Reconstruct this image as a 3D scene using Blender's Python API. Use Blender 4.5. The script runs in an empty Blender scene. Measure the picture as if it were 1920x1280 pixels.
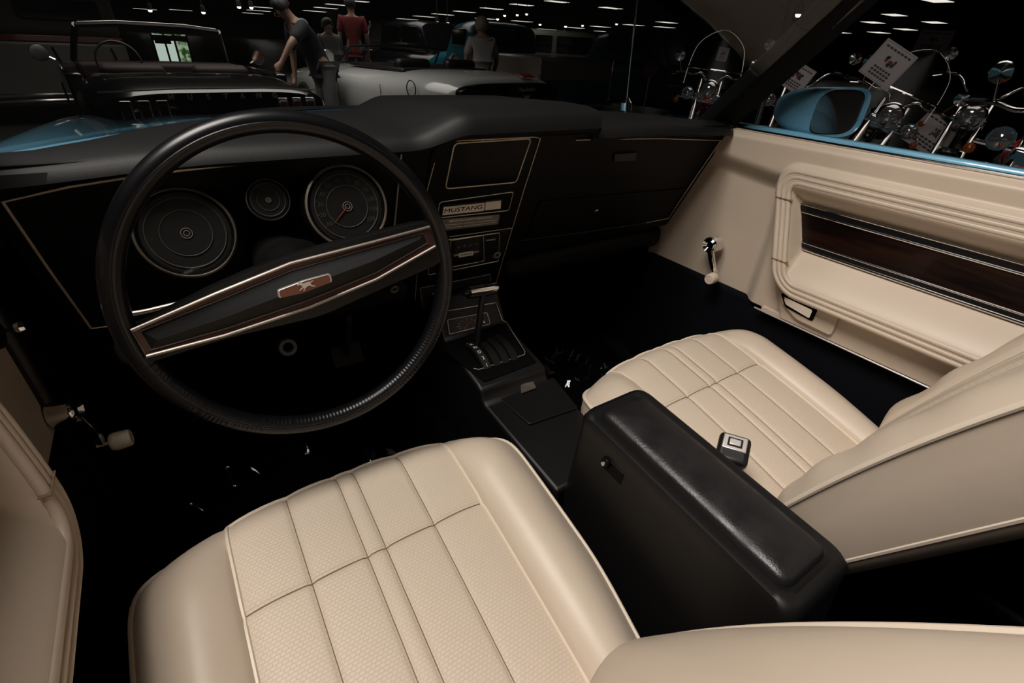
import bpy, bmesh, math, random
from mathutils import Vector, Matrix
random.seed(7)
V = Vector
scn = bpy.context.scene
col = scn.collection
# ------------------------------------------------------------------ camera
AX = V((0.83487538, -0.25479963, 0.48791418))      # car right, in camera axes (x right, y down, z forward)
AY = V((-0.54825166, -0.46387459, 0.6958739))      # car forward
AZ = V((0.04902258, -0.84846775, -0.52697179))     # up
FPX = 900.0
CAM = V((-0.44, 0.0, 1.07))
cr, cd, cf = [V((AX[i], AY[i], AZ[i])) for i in range(3)]
cam_data = bpy.data.cameras.new('camera'); cam = bpy.data.objects.new('camera', cam_data); col.objects.link(cam)
cam_data.sensor_width = 36.0; cam_data.lens = FPX / 1920 * 36.0; cam_data.clip_start = 0.02; cam_data.clip_end = 300
mw = Matrix.Identity(4)
for i, a in enumerate((cr, -cd, -cf)):
    for k in range(3): mw[k][i] = a[k]
mw.translation = CAM
cam.matrix_world = mw
scn.camera = cam
# ------------------------------------------------------------------ world, lights, exposure
scn.view_settings.view_transform = 'Standard'; scn.view_settings.look = 'None'
scn.view_settings.exposure = 0.0; scn.view_settings.gamma = 1.0; scn.view_settings.use_curve_mapping = False
world = bpy.data.worlds.new('world'); scn.world = world; world.use_nodes = True
world.node_tree.nodes['Background'].inputs[0].default_value = (0.05, 0.045, 0.04, 1)
world.node_tree.nodes['Background'].inputs[1].default_value = 0.02
def area(name, loc, target, sx, sy, power, colr, spread=math.pi):
    d = bpy.data.lights.new(name, 'AREA'); d.shape = 'RECTANGLE'; d.size = sx; d.size_y = sy; d.energy = power; d.color = colr; d.spread = spread
    o = bpy.data.objects.new(name, d); col.objects.link(o); o.location = loc
    o.rotation_euler = (V(target) - V(loc)).to_track_quat('-Z', 'Y').to_euler(); return o
area('overhead_lamp', (-0.90, 0.36, 2.75), (0.05, 0.30, 0.5), 1.1, 0.9, 32, (1.0, 0.92, 0.86), math.radians(120))
area('added_fill', (0.6, 6.6, 2.8), (0.6, 6.8, 0), 3.0, 2.0, 36, (1.0, 0.93, 0.86), math.radians(130))  # fill light added to brighten the white roadster, no fixture of its own
area('added_fill', (3.6, 1.6, 2.8), (3.6, 1.6, 0), 1.6, 3.0, 11, (1.0, 0.93, 0.86), math.radians(130))  # added fill over the motorcycle row, not one of the ceiling panels
area('added_fill', (3.0, -3.0, 2.8), (3.0, -3.0, 0), 3.0, 3.0, 40, (1.0, 0.93, 0.86), math.radians(130))  # added out of view behind, lightens what the side mirror reflects
area('added_fill', (4.0, 14.0, 2.8), (4.0, 14.0, 0), 7.0, 7.0, 150, (1.0, 0.93, 0.86), math.radians(130))  # fill added because the far coupe and wagon were too dark
GZ = -0.22                                           # showroom floor level
CZ = 2.97                                            # showroom ceiling level
# ------------------------------------------------------------------ pixel -> place helpers
def ray(px, py):
    x, y, z = (px - 960) / FPX, (py - 640) / FPX, 1.0
    return (cr * x + cd * y + cf * z).normalized()
def on_axis(px, py, a, v):
    d = ray(px, py); return CAM + d * ((v - CAM[a]) / d[a])
def on_plane(px, py, p, n):
    d = ray(px, py); return CAM + d * ((V(p) - CAM).dot(n) / d.dot(n))
# ------------------------------------------------------------------ materials
MATS = {}
def mat(name, c, rough=0.5, metal=0.0, bump=None, var=None, spec=0.5, coat=0.0, emit=None, sheen=0.0, rvar=0.0):
    m = bpy.data.materials.new(name); m.use_nodes = True; nt = m.node_tree; b = nt.nodes['Principled BSDF']
    b.inputs['Base Color'].default_value = (*c, 1); b.inputs['Roughness'].default_value = rough; b.inputs['Metallic'].default_value = metal
    b.inputs['Specular IOR Level'].default_value = spec; b.inputs['Coat Weight'].default_value = coat; b.inputs['Coat Roughness'].default_value = 0.03
    b.inputs['Sheen Weight'].default_value = sheen
    tc = nt.nodes.new('ShaderNodeTexCoord')
    def noise(scale, detail=3):
        n = nt.nodes.new('ShaderNodeTexNoise'); n.inputs['Scale'].default_value = scale; n.inputs['Detail'].default_value = detail
        nt.links.new(tc.outputs['Object'], n.inputs['Vector']); return n
    if var:                                            # (scale, colour b, contrast)
        n = noise(var[0], 6); r = nt.nodes.new('ShaderNodeMapRange'); r.inputs[1].default_value = 0.5 - var[2]; r.inputs[2].default_value = 0.5 + var[2]
        nt.links.new(n.outputs[0], r.inputs[0]); mx = nt.nodes.new('ShaderNodeMix'); mx.data_type = 'RGBA'
        mx.inputs[6].default_value = (*c, 1); mx.inputs[7].default_value = (*var[1], 1)
        nt.links.new(r.outputs[0], mx.inputs[0]); nt.links.new(mx.outputs[2], b.inputs['Base Color'])
    if rvar:
        n = noise(35, 5); r = nt.nodes.new('ShaderNodeMapRange'); r.inputs[1].default_value = 0.35; r.inputs[2].default_value = 0.65
        r.inputs[3].default_value = max(0.02, rough - rvar); r.inputs[4].default_value = rough + rvar
        nt.links.new(n.outputs[0], r.inputs[0]); nt.links.new(r.outputs[0], b.inputs['Roughness'])
    if bump:                                           # [(scale, strength, distance), ...]
        prev = None
        for (s, st, di) in bump:
            n = noise(s); bp = nt.nodes.new('ShaderNodeBump'); bp.inputs['Strength'].default_value = st; bp.inputs['Distance'].default_value = di
            nt.links.new(n.outputs[0], bp.inputs['Height'])
            if prev: nt.links.new(prev.outputs[0], bp.inputs['Normal'])
            prev = bp
        nt.links.new(prev.outputs[0], b.inputs['Normal'])
    if emit:
        b.inputs['Emission Color'].default_value = (*emit[0], 1); b.inputs['Emission Strength'].default_value = emit[1]
    MATS[name] = m; return m
def weave(name, c, c2):
    m = mat(name, c, 0.55, bump=[(260, 0.15, 0.001)]); nt = m.node_tree; b = nt.nodes['Principled BSDF']
    tc = nt.nodes.new('ShaderNodeTexCoord'); br = nt.nodes.new('ShaderNodeTexBrick'); br.offset = 0.5
    br.inputs['Scale'].default_value = 1.0; br.inputs['Brick Width'].default_value = 0.0062; br.inputs['Row Height'].default_value = 0.0042
    br.inputs['Mortar Size'].default_value = 0.0007; br.inputs['Mortar Smooth'].default_value = 1.0
    br.inputs['Color1'].default_value = (1, 1, 1, 1); br.inputs['Color2'].default_value = (0.9, 0.9, 0.9, 1); br.inputs['Mortar'].default_value = (0, 0, 0, 1)
    nt.links.new(tc.outputs['Object'], br.inputs['Vector'])
    bp = nt.nodes.new('ShaderNodeBump'); bp.inputs['Strength'].default_value = 0.35; bp.inputs['Distance'].default_value = 0.0010
    nt.links.new(br.outputs['Color'], bp.inputs['Height']); nt.links.new(bp.outputs[0], b.inputs['Normal'])
    mx = nt.nodes.new('ShaderNodeMix'); mx.data_type = 'RGBA'; mx.inputs[6].default_value = (*c2, 1); mx.inputs[7].default_value = (*c, 1)
    nt.links.new(br.outputs['Color'], mx.inputs[0]); nt.links.new(mx.outputs[2], b.inputs['Base Color'])
    return m
CREAM = (0.61, 0.515, 0.41)
M_vinyl = mat('cream_vinyl', CREAM, 0.42, bump=[(420, 0.10, 0.0006), (9, 0.10, 0.006)], var=(6, (0.56, 0.465, 0.36), 0.22))
M_door = mat('door_vinyl', (0.55, 0.46, 0.36), 0.45, bump=[(500, 0.12, 0.0005), (6, 0.08, 0.006)], var=(4, (0.49, 0.40, 0.31), 0.25))
M_weave = weave('woven_insert', (0.63, 0.53, 0.42), (0.575, 0.48, 0.375))
M_pipe = mat('piping', (0.72, 0.62, 0.50), 0.4)
M_thread = mat('stitch_thread', (0.20, 0.14, 0.09), 0.8)
M_pad = mat('black_padded_vinyl', (0.0058, 0.0056, 0.0057), 0.58, spec=0.32, bump=[(700, 0.25, 0.0006), (160, 0.1, 0.001)])
M_arm = mat('armrest_vinyl', (0.010, 0.0095, 0.010), 0.42, bump=[(380, 0.45, 0.0010), (60, 0.12, 0.002)], rvar=0.08)
M_plas = mat('black_plastic', (0.0045, 0.0042, 0.0043), 0.46, spec=0.38, bump=[(600, 0.15, 0.0004)])
M_blackgloss = mat('gloss_black', (0.005, 0.005, 0.006), 0.30, spec=0.4)
M_bezel = mat('gauge_bezel', (0.30, 0.25, 0.20), 0.42, 0.6)
M_dialline = mat('dial_line', (0.075, 0.068, 0.06), 0.6)
M_pillar = mat('pillar_black', (0.003, 0.003, 0.003), 0.6, spec=0.12)
M_face = mat('dash_face_black', (0.0018, 0.0018, 0.002), 0.5, spec=0.12)
M_screen = mat('screen_glass', (0.001, 0.001, 0.001), 0.12, spec=0.06)
M_void = mat('dark_recess', (0.003, 0.003, 0.003), 0.9, spec=0.1)
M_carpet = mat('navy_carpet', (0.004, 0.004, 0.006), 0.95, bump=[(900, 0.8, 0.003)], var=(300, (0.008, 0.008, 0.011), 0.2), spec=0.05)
M_chrome = mat('chrome', (0.80, 0.78, 0.76), 0.09, 1.0)
M_trim = mat('satin_trim', (0.62, 0.52, 0.42), 0.42, 0.6)
M_silver = mat('satin_silver', (0.66, 0.62, 0.58), 0.34, 0.75)
M_spoke = mat('aged_silver', (0.34, 0.30, 0.27), 0.45, 1.0)
M_blue = mat('light_blue_paint', (0.16, 0.40, 0.56), 0.28, coat=1.0)
M_rubber = mat('rubber', (0.008, 0.008, 0.008), 0.7)
M_ivory = mat('ivory_knob', (0.62, 0.53, 0.42), 0.35)
M_red = mat('needle_red', (0.22, 0.022, 0.015), 0.5)
M_print = mat('pale_print', (0.75, 0.70, 0.64), 0.6)
M_dim = mat('dim_print', (0.22, 0.20, 0.18), 0.6)
M_label = mat('silver_label', (0.78, 0.70, 0.60), 0.45)
M_sticker = mat('warning_sticker', (0.16, 0.155, 0.15), 0.5)
M_gface = mat('gauge_face', (0.010, 0.009, 0.009), 0.5)
M_copper = mat('emblem_copper', (0.20, 0.085, 0.06), 0.38, 0.6)
M_mirror = mat('mirror_glass', (0.9, 0.9, 0.9), 0.01, 1.0)
def wood():
    m = mat('walnut_veneer', (0.02, 0.008, 0.006), 0.30, coat=0.15, spec=0.3); nt = m.node_tree; b = nt.nodes['Principled BSDF']
    tc = nt.nodes.new('ShaderNodeTexCoord'); mp = nt.nodes.new('ShaderNodeMapping'); mp.inputs['Scale'].default_value = (20, 3.0, 38)
    n = nt.nodes.new('ShaderNodeTexNoise'); n.inputs['Scale'].default_value = 1.6; n.inputs['Detail'].default_value = 10; n.inputs['Distortion'].default_value = 1.5
    cr_ = nt.nodes.new('ShaderNodeValToRGB'); cr_.color_ramp.elements[0].color = (0.003, 0.0011, 0.001, 1); cr_.color_ramp.elements[0].position = 0.35
    cr_.color_ramp.elements[1].color = (0.018, 0.006, 0.0035, 1); cr_.color_ramp.elements[1].position = 0.72
    nt.links.new(tc.outputs['Object'], mp.inputs[0]); nt.links.new(mp.outputs[0], n.inputs['Vector']); nt.links.new(n.outputs[0], cr_.inputs[0]); nt.links.new(cr_.outputs[0], b.inputs['Base Color'])
    return m
M_wood = wood()
def glass(name, tint=(0.9, 0.93, 0.92), refl=1.0, rough=0.0):
    m = bpy.data.materials.new(name); m.use_nodes = True; nt = m.node_tree; nt.nodes.remove(nt.nodes['Principled BSDF'])
    out = nt.nodes['Material Output']; t = nt.nodes.new('ShaderNodeBsdfTransparent'); t.inputs[0].default_value = (*tint, 1)
    g = nt.nodes.new('ShaderNodeBsdfGlossy'); g.inputs['Roughness'].default_value = rough; g.inputs[0].default_value = (refl, refl, refl, 1)
    lw = nt.nodes.new('ShaderNodeLayerWeight'); lw.inputs[0].default_value = 0.5; pw = nt.nodes.new('ShaderNodeMath'); pw.operation = 'POWER'; pw.inputs[1].default_value = 5.0
    fr = nt.nodes.new('ShaderNodeMath'); fr.operation = 'MULTIPLY_ADD'; fr.inputs[1].default_value = 0.96; fr.inputs[2].default_value = 0.035; mx = nt.nodes.new('ShaderNodeMixShader')
    nt.links.new(lw.outputs['Facing'], pw.inputs[0]); nt.links.new(pw.outputs[0], fr.inputs[0]); nt.links.new(fr.outputs[0], mx.inputs[0]); nt.links.new(t.outputs[0], mx.inputs[1]); nt.links.new(g.outputs[0], mx.inputs[2]); nt.links.new(mx.outputs[0], out.inputs[0])
    return m
M_glass = glass('clear_glass', (0.93, 0.95, 0.94))
M_film = glass('clear_plastic_film', (0.95, 0.95, 0.95), 1.0, 0.06)
# ------------------------------------------------------------------ mesh helpers
class G:
    def __init__(s): s.v = []; s.f = []
    def add(s, vs, fs):
        o = len(s.v); s.v += [V(p) for p in vs]; s.f += [tuple(i + o for i in f) for f in fs]; return s
    def grid(s, fn, nu, nv, closeu=False, closev=False):
        vs = [fn(i / (nu if closeu else nu - 1), j / (nv if closev else nv - 1)) for i in range(nu) for j in range(nv)]
        fs = []
        for i in range(nu if closeu else nu - 1):
            for j in range(nv if closev else nv - 1):
                a = i * nv + j; b = i * nv + (j + 1) % nv; c = ((i + 1) % nu) * nv + (j + 1) % nv; d = ((i + 1) % nu) * nv + j
                fs.append((a, b, c, d))
        return s.add(vs, fs)
    def loft(s, rings, caps=True, closed=False):
        n = len(rings[0]); vs = [p for r in rings for p in r]; fs = []
        m = len(rings)
        for i in range(m if closed else m - 1):
            for j in range(n):
                fs.append((i * n + j, i * n + (j + 1) % n, ((i + 1) % m) * n + (j + 1) % n, ((i + 1) % m) * n + j))
        if caps and not closed: fs += [tuple(range(n - 1, -1, -1)), tuple(range((m - 1) * n, m * n))]
        return s.add(vs, fs)
    def tube(s, path, r, seg=8, closed=False, caps=True):
        path = [V(p) for p in path]; n = len(path); rings = []; up = None
        for i, p in enumerate(path):
            a = path[(i - 1) % n] if (closed or i > 0) else p; b = path[(i + 1) % n] if (closed or i < n - 1) else p
            t = (b - a); t = t.normalized() if t.length > 1e-9 else V((0, 0, 1))
            if up is None: up = V((0, 0, 1)) if abs(t.z) < 0.9 else V((1, 0, 0))
            x = t.cross(up)
            if x.length < 1e-6: x = t.orthogonal()
            x.normalize(); y = x.cross(t).normalized(); up = y
            rr = r[i] if isinstance(r, (list, tuple)) else r
            rings.append([p + (x * math.cos(2 * math.pi * k / seg) + y * math.sin(2 * math.pi * k / seg)) * rr for k in range(seg)])
        return s.loft(rings, caps, closed)
    def box(s, c, d, R=None):
        c = V(c); vs = []
        for x in (-1, 1):
            for y in (-1, 1):
                for z in (-1, 1):
                    q = V((x * d[0] / 2, y * d[1] / 2, z * d[2] / 2)); vs.append(c + (R @ q if R else q))
        return s.add(vs, [(0, 1, 3, 2), (4, 6, 7, 5), (0, 4, 5, 1), (2, 3, 7, 6), (0, 2, 6, 4), (1, 5, 7, 3)])
    def lathe(s, prof, o, axis, seg=24, caps=True):         # prof: (radius, height along axis)
        a = V(axis).normalized(); x = a.orthogonal().normalized(); y = a.cross(x); o = V(o)
        return s.loft([[o + a * h + (x * math.cos(2 * math.pi * k / seg) + y * math.sin(2 * math.pi * k / seg)) * max(r, 1e-5) for k in range(seg)] for r, h in prof], caps)
    def prism(s, poly, n0, n1):                              # poly: world points; offsets along vectors n0 -> n1
        return s.loft([[V(p) + V(n0) for p in poly], [V(p) + V(n1) for p in poly]])
    def build(s, name, m, parent=None, smooth=35, bevel=0, sub=0, solid=0, local=False):
        me = bpy.data.meshes.new(name); me.from_pydata([tuple(p) for p in s.v], [], s.f); me.validate()
        bm = bmesh.new(); bm.from_mesh(me); bmesh.ops.recalc_face_normals(bm, faces=bm.faces[:]); bm.to_mesh(me); bm.free()
        me.materials.append(m)
        if smooth:
            me.shade_smooth()
            if smooth < 180 and hasattr(me, 'set_sharp_from_angle'): me.set_sharp_from_angle(angle=math.radians(smooth))
        return link(name, me, parent, bevel, sub, solid, local)
WM = {}
def link(name, me, parent=None, bevel=0, sub=0, solid=0, local=False):
    o = bpy.data.objects.new(name, me); col.objects.link(o)
    if parent:
        o.parent = parent
        if not local and parent.name in WM: o.matrix_parent_inverse = WM[parent.name].inverted()
    if solid: mo = o.modifiers.new('solid', 'SOLIDIFY'); mo.thickness = solid; mo.offset = 0
    if bevel: mo = o.modifiers.new('bevel', 'BEVEL'); mo.width = bevel; mo.segments = 3; mo.limit_method = 'ANGLE'; mo.angle_limit = math.radians(40); mo.harden_normals = False
    if sub: mo = o.modifiers.new('sub', 'SUBSURF'); mo.levels = sub; mo.render_levels = sub
    return o
def tag(o, label, cat=None, group=None, kind=None):
    if label: o['label'] = label
    if cat: o['category'] = cat
    if group: o['group'] = group
    if kind: o['kind'] = kind
    return o
def thing(name, label, cat, loc=(0, 0, 0), rz=0.0, group=None):
    o = bpy.data.objects.new(name, None); col.objects.link(o); o.empty_display_size = 0.05
    o.location = loc; o.rotation_euler = (0, 0, rz); WM[o.name] = Matrix.Translation(loc) @ Matrix.Rotation(rz, 4, 'Z')
    return tag(o, label, cat, group)
def text(name, s, o, U, Vv, size, m, parent=None, depth=0.0004, align='CENTER', local=False, bold=0.0, wide=1.0):
    cu = bpy.data.curves.new(name, 'FONT'); cu.body = s; cu.size = size; cu.align_x = align; cu.align_y = 'CENTER'; cu.extrude = depth; cu.offset = bold
    t = bpy.data.objects.new('tmp', cu); col.objects.link(t)
    dg = bpy.context.evaluated_depsgraph_get(); me = bpy.data.meshes.new_from_object(t.evaluated_get(dg)); bpy.data.objects.remove(t)
    U = V(U).normalized(); Vv = V(Vv).normalized(); N = U.cross(Vv)
    for v in me.vertices:
        p = v.co; v.co = V(o) + U * p.x * wide + Vv * p.y + N * p.z
    me.materials.clear(); me.materials.append(m); me.name = name
    return link(name, me, parent, local=local)
def ss(a, b, x):
    t = min(1, max(0, (x - a) / (b - a))); return t * t * (3 - 2 * t)
def lerp(a, b, t): return a + (b - a) * t
def interp(tab, x):
    for (a, b), (c, d) in zip(tab, tab[1:]):
        if x <= c: return b + (d - b) * (min(1, max(0, (x - a) / (c - a))) if c > a else 1)
    return tab[-1][1]
def rpoly(pts, r, n=5):                                      # rounded polygon in 3d (planar)
    out = []; m = len(pts); pts = [V(p) for p in pts]
    for i, p in enumerate(pts):
        a = (pts[i - 1] - p); b = (pts[(i + 1) % m] - p); k = min(r, a.length * .45, b.length * .45); a = p + a.normalized() * k; b = p + b.normalized() * k
        for j in range(n + 1):
            t = j / n; out.append((a * (1 - t) + p * t) * (1 - t) + (p * (1 - t) + b * t) * t)
    return out
def smoothpath(pts, n=6, closed=False):                      # Catmull-Rom
    pts = [V(p) for p in pts]; m = len(pts); out = []
    for i in range(m if closed else m - 1):
        p0 = pts[(i - 1) % m] if (closed or i > 0) else pts[0]; p1 = pts[i]; p2 = pts[(i + 1) % m]; p3 = pts[(i + 2) % m] if (closed or i < m - 2) else pts[-1]
        for j in range(n):
            t = j / n; out.append(0.5 * ((2 * p1) + (p2 - p0) * t + (2 * p0 - 5 * p1 + 4 * p2 - p3) * t * t + (3 * p1 - p0 - 3 * p2 + p3) * t ** 3))
    if not closed: out.append(pts[-1])
    return out
# ================================================================== CAR: shell
car = thing('convertible_body', 'light blue convertible body shell around the cream and black cabin', 'car', (0.02, 0.6, 0.0))
XC = 0.015
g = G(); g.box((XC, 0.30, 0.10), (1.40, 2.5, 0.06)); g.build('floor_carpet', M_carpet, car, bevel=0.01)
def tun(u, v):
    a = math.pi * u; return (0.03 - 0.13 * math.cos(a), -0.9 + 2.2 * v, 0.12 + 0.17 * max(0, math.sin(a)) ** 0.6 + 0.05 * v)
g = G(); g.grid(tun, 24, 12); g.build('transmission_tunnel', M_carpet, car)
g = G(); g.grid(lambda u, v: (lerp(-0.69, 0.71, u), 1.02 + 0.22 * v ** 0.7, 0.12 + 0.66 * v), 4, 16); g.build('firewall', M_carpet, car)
for s in (-1, 1):
    g = G(); g.box((XC + s * 0.705, 0.98, 0.45), (0.03, 0.36, 0.70)); g.build('kick_panel', M_plas, car, bevel=0.01)
    g = G(); g.box((XC + s * 0.73, 0.1, 0.10), (0.16, 2.1, 0.20)); g.build('rocker_panel', M_plas, car, bevel=0.03)
    g = G(); g.box((XC + s * 0.705, -0.75, 0.47), (0.05, 0.7, 0.86)); g.build('quarter_trim', M_plas, car, bevel=0.02)
g = G(); g.box((XC, -0.82, 0.36), (1.30, 0.5, 0.30)); g.box((XC, -1.05, 0.55), (1.30, 0.14, 0.55)); g.build('rear_bench', M_plas, car, bevel=0.04)
# windscreen base curve (plan view)
WB = [(-0.635, 0.755), (-0.60, 0.80), (-0.51, 0.896), (-0.39, 0.992), (-0.135, 1.078), (0.02, 1.095), (0.20, 1.08), (0.43, 0.992), (0.55, 0.896), (0.64, 0.80), (0.672, 0.755)]
WBs = [(p.x, p.y) for p in smoothpath([(x, y, 0) for x, y in WB], 6)]
def wby(x): return interp(WBs, x)
# hood and fenders
def hood(u, v):
    x = lerp(-0.86, 0.90, u); xa = abs(x - 0.02); y0 = wby(max(-0.635, min(0.672, x))) + 0.02; y0 = max(y0, 0.82)
    y = lerp(y0, 2.9, v)
    zc = 0.928 - 0.115 * max(0, y - 1.0); zf = 0.862 - 0.075 * max(0, y - 1.2) - 0.02 * max(0, y - 2.0) ** 2 - 0.03 * (1 - math.exp(-((xa - 0.74) / 0.08) ** 2)) - 0.55 * max(0, xa - 0.80) ** 1.2
    z = lerp(zc, zf, ss(0.42, 0.66, xa))
    return (x, y, z)
g = G(); g.grid(hood, 90, 50); g.build('hood', M_blue, car, smooth=60)
def blk(u, v):
    x = lerp(-0.30, 0.34, u); y = lerp(wby(x) + 0.06, 2.6, v); return (x, y, 0.932 - 0.125 * max(0, y - 1.0) + 0.008 + 0.022 * (1 - (2 * u - 1) ** 6) * math.sin(math.pi * min(1, 0.1 + v * 1.2)) ** .5 if v < .74 else 0.932 - 0.125 * (y - 1.0) + .006)
g = G(); g.grid(blk, 30, 20); g.build('hood_blackout_panel', M_plas, car)
for s in (-1, 1):
    def fen(u, v, s=s):
        y = lerp(0.74, 2.9, u); return (0.02 + s * (0.875 + 0.04 * math.sin(math.pi * v)), y, lerp(V(hood(0 if s < 0 else 1, ss(0, 1, 0) + (y - 0.72) / 2.2)).z, 0.0, v))
    g = G(); g.grid(fen, 20, 10); g.build('fender_side', M_blue, car)
# windshield glass, frame
def lean(p, h): x, y = p; return (XC + (x - XC) * (1 - 0.30 * h), y - 1.05 * h, 0.938 + h)
g = G(); g.grid(lambda u, v: lean(WBs[int(round(u * (len(WBs) - 1)))], 0.46 * v), len(WBs), 8); g.build('windshield_glass', M_glass, car, smooth=180)
for s in (-1, 1):
    pa = []; e0 = 0.675
    for h in (-0.03, 0.0, 0.08, 0.16, 0.24, 0.34, 0.46):
        b = V((XC + s * e0, 0.775, 0.945)); pa.append(b + V((-s * 0.20 * h, -1.02 * h, h)))
    rings = []
    for p in pa: rings.append([p + V((s * a, b, c)) for a, b, c in ((-.036, .005, -.012), (-.03, .035, .012), (.010, .040, .018), (.034, .018, .016), (.034, -.018, -.006), (.0, -.034, -.018))])
    g = G(); g.loft(rings); g.build('windshield_pillar', M_pillar, car, bevel=0.008, smooth=60)
    g = G(); g.tube([p + V((s * .036, .036, .018)) for p in pa], 0.004, 6); g.build('pillar_moulding', M_chrome, car)
top = [V(lean(p, 0.47)) for p in WBs]
g = G(); g.tube(top, 0.028, 10); g.build('windshield_header', M_pad, car)
# cowl strip below the glass
g = G(); g.grid(lambda u, v: (WBs[int(round(u * (len(WBs) - 1)))][0], WBs[int(round(u * (len(WBs) - 1)))][1] + 0.05 * v - 0.005, 0.936 - 0.012 * v), len(WBs), 3); g.build('cowl_panel', M_blue, car)
g = G(); a0 = on_axis(1175, 192, 1, 1.12); a1 = on_axis(1201, -60, 1, 1.12); g.tube([a0 - (a1 - a0) * 0.1, a1], 0.0022, 8); g.lathe([(0.016, -0.02), (0.016, 0), (0.006, 0.012)], a0, a1 - a0); g.build('antenna', M_chrome, car)
# ================================================================== SEATS
def seat(cx, dy, label, by, ang, wr):
    t = thing('bucket_seat', label, 'car seat', (cx, 0.3 + dy, 0.13))
    SEAM = 0.160; F0 = 0.557; CY = 0.455
    zb = lambda y: 0.425 + 0.28 * (y - .13) - 0.16 * (y - .13) ** 2
    def yf(x): return 0.568 - 0.011 * (x / SEAM) ** 2
    def e(y):                                          # half width of the outline at y
        if y < CY: return 0.270 - 0.02 * ss(0.30, 0.08, y)
        k = min(1, (y - CY) / (F0 - CY)); return SEAM + 0.110 * (1 - k ** 3.0) ** (1 / 2.6)
    LN = (-0.083, -0.0125, 0.0125, 0.083)
    def ztop(x, y):
        ax = abs(x); z = zb(y); fr = yf(min(ax, SEAM)) - y
        if ax <= SEAM:
            g_ = sum(math.exp(-((x - l) / 0.0038) ** 2) for l in LN) * 0.0026 + math.exp(-((y - 0.412) / 0.0045) ** 2) * 0.0032
            edges = (-SEAM, *LN, SEAM); puff = 0
            for a, b in zip(edges, edges[1:]):
                if a <= x <= b: puff = 0.0020 * (1 - (2 * (x - a) / (b - a) - 1) ** 2) * min(1, (b - a) / 0.05)
            z += puff - g_ - 0.004 * (ax / SEAM) ** 8
        else:
            k = min(1, (ax - SEAM) / max(0.012, e(y) - SEAM)); z += 0.030 * math.sin(math.pi * min(1, k * 0.92 + 0.04)) ** 0.8 * ss(F0 + .01, 0.44, y) - 0.028 * k ** 2 - 0.004 * (1 - k) ** 6
        z -= 0.030 * max(0, 1 - fr / 0.055) ** 2.2 if ax <= SEAM else 0.030 * max(0, 1 - (F0 - y) / 0.07) ** 2
        return z
    P = lambda x, y, dz=0: V((cx + x, y + dy, ztop(x, y) + dz))
    g = G(); g.grid(lambda u, v: P(lerp(-SEAM, SEAM, u), lerp(0.06, yf(lerp(-SEAM, SEAM, u)), v)), 190, 200); g.build('cushion_insert', M_weave, t, smooth=180)
    for s in (-1, 1):
        g = G(); g.grid(lambda u, v: P(s * lerp(SEAM, e(lerp(0.06, F0, v)), u), lerp(0.06, F0, v)), 28, 80); g.build('cushion_bolster', M_vinyl, t, smooth=180)
        sp = [P(s * SEAM, lerp(0.07, yf(SEAM), i / 40), 0.0015) for i in range(41)]
        g = G(); g.tube(sp, 0.0026, 6); g.build('seam_piping', M_pipe, t)
    out = [(-e(y), y) for y in [0.06 + i * (CY - 0.06) / 20 for i in range(20)]] + [(-e(CY + (F0 - CY) * (1 - (1 - i / 14) ** 2)), CY + (F0 - CY) * (1 - (1 - i / 14) ** 2)) for i in range(15)]
    fr = [(lerp(-SEAM, SEAM, i / 20), yf(lerp(-SEAM, SEAM, i / 20))) for i in range(1, 20)]
    out = out + fr + [(-x, y) for x, y in reversed(out)]
    ring = [P(x, y) for x, y in out]; c0 = V((cx, 0.3 + dy, 0))
    def sh(p, k, z): d = p - c0; return V((c0.x + d.x * k, c0.y + d.y * k, z))
    g = G(); n = len(ring); rows = [ring, [sh(p, 1.006, p.z - 0.03) for p in ring], [sh(p, 0.985, p.z - 0.09) for p in ring], [sh(p, 0.93, 0.26) for p in ring]]
    g.add([p for r in rows for p in r], [(i * n + j, i * n + j + 1, (i + 1) * n + j + 1, (i + 1) * n + j) for i in range(3) for j in range(n - 1)]); g.build('cushion_side', M_vinyl, t, smooth=180)
    g = G(); g.tube([p + V((0, 0, 0.0005)) for p in ring], 0.0036, 8); g.build('edge_piping', M_pipe, t)
    g = G()
    for l in LN:
        pts = [P(l, 0.07 + i * (yf(l) - 0.07) / 120, 0.0005) for i in range(121)]; g.tube(pts, 0.0006, 4)
    g.tube([P(x, 0.412, 0.0006) for x in [lerp(-SEAM, SEAM, i / 120) for i in range(121)]], 0.0009, 4); g.build('stitching', M_thread, t)
    g = G(); g.box((cx, 0.30 + dy, 0.20), (0.40, 0.40, 0.14)); g.build('seat_base', M_plas, t, bevel=0.02)
    # ---- backrest
    an = math.radians(ang); B0 = V((cx, by, 0.44)); U = V((1, 0, 0)); W = V((0, -math.sin(an), math.cos(an))); N = V((0, math.cos(an), math.sin(an)))
    HL = 0.60
    def eb(w):
        if w > HL - 0.12: k = (w - HL + 0.12) / 0.12; return 0.075 + 0.145 * (1 - k ** 2.4) ** (1 / 2.4)
        return 0.222 - 0.012 * ss(0.12, 0, w) 
    SB = 0.128
    def nb(x, w):
        ax = abs(x); E_ = eb(w); sb = min(SB, E_ * .62)
        n_ = 0.006 + 0.020 * math.sin(math.pi * min(1, w / HL)) - 0.03 * ss(0.10, 0.0, w)
        if ax <= sb:
            for l in LN:
                n_ -= 0.0032 * math.exp(-((x - l * .9) / 0.0045) ** 2)
            n_ -= 0.004 * (ax / sb) ** 8
        else:
            k = (ax - sb) / (E_ - sb); n_ += 0.017 * math.sin(math.pi * min(1, k * .85 + .03)) ** .9 - 0.016 * k ** 2 + wr * 0.0030 * math.sin(w * 60 + x * 9) * math.sin(math.pi * k) * ss(.5, .1, w)
        return n_
    Q = lambda x, w, d=0: B0 + U * x + W * w + N * (nb(x, w) + d)
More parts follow.
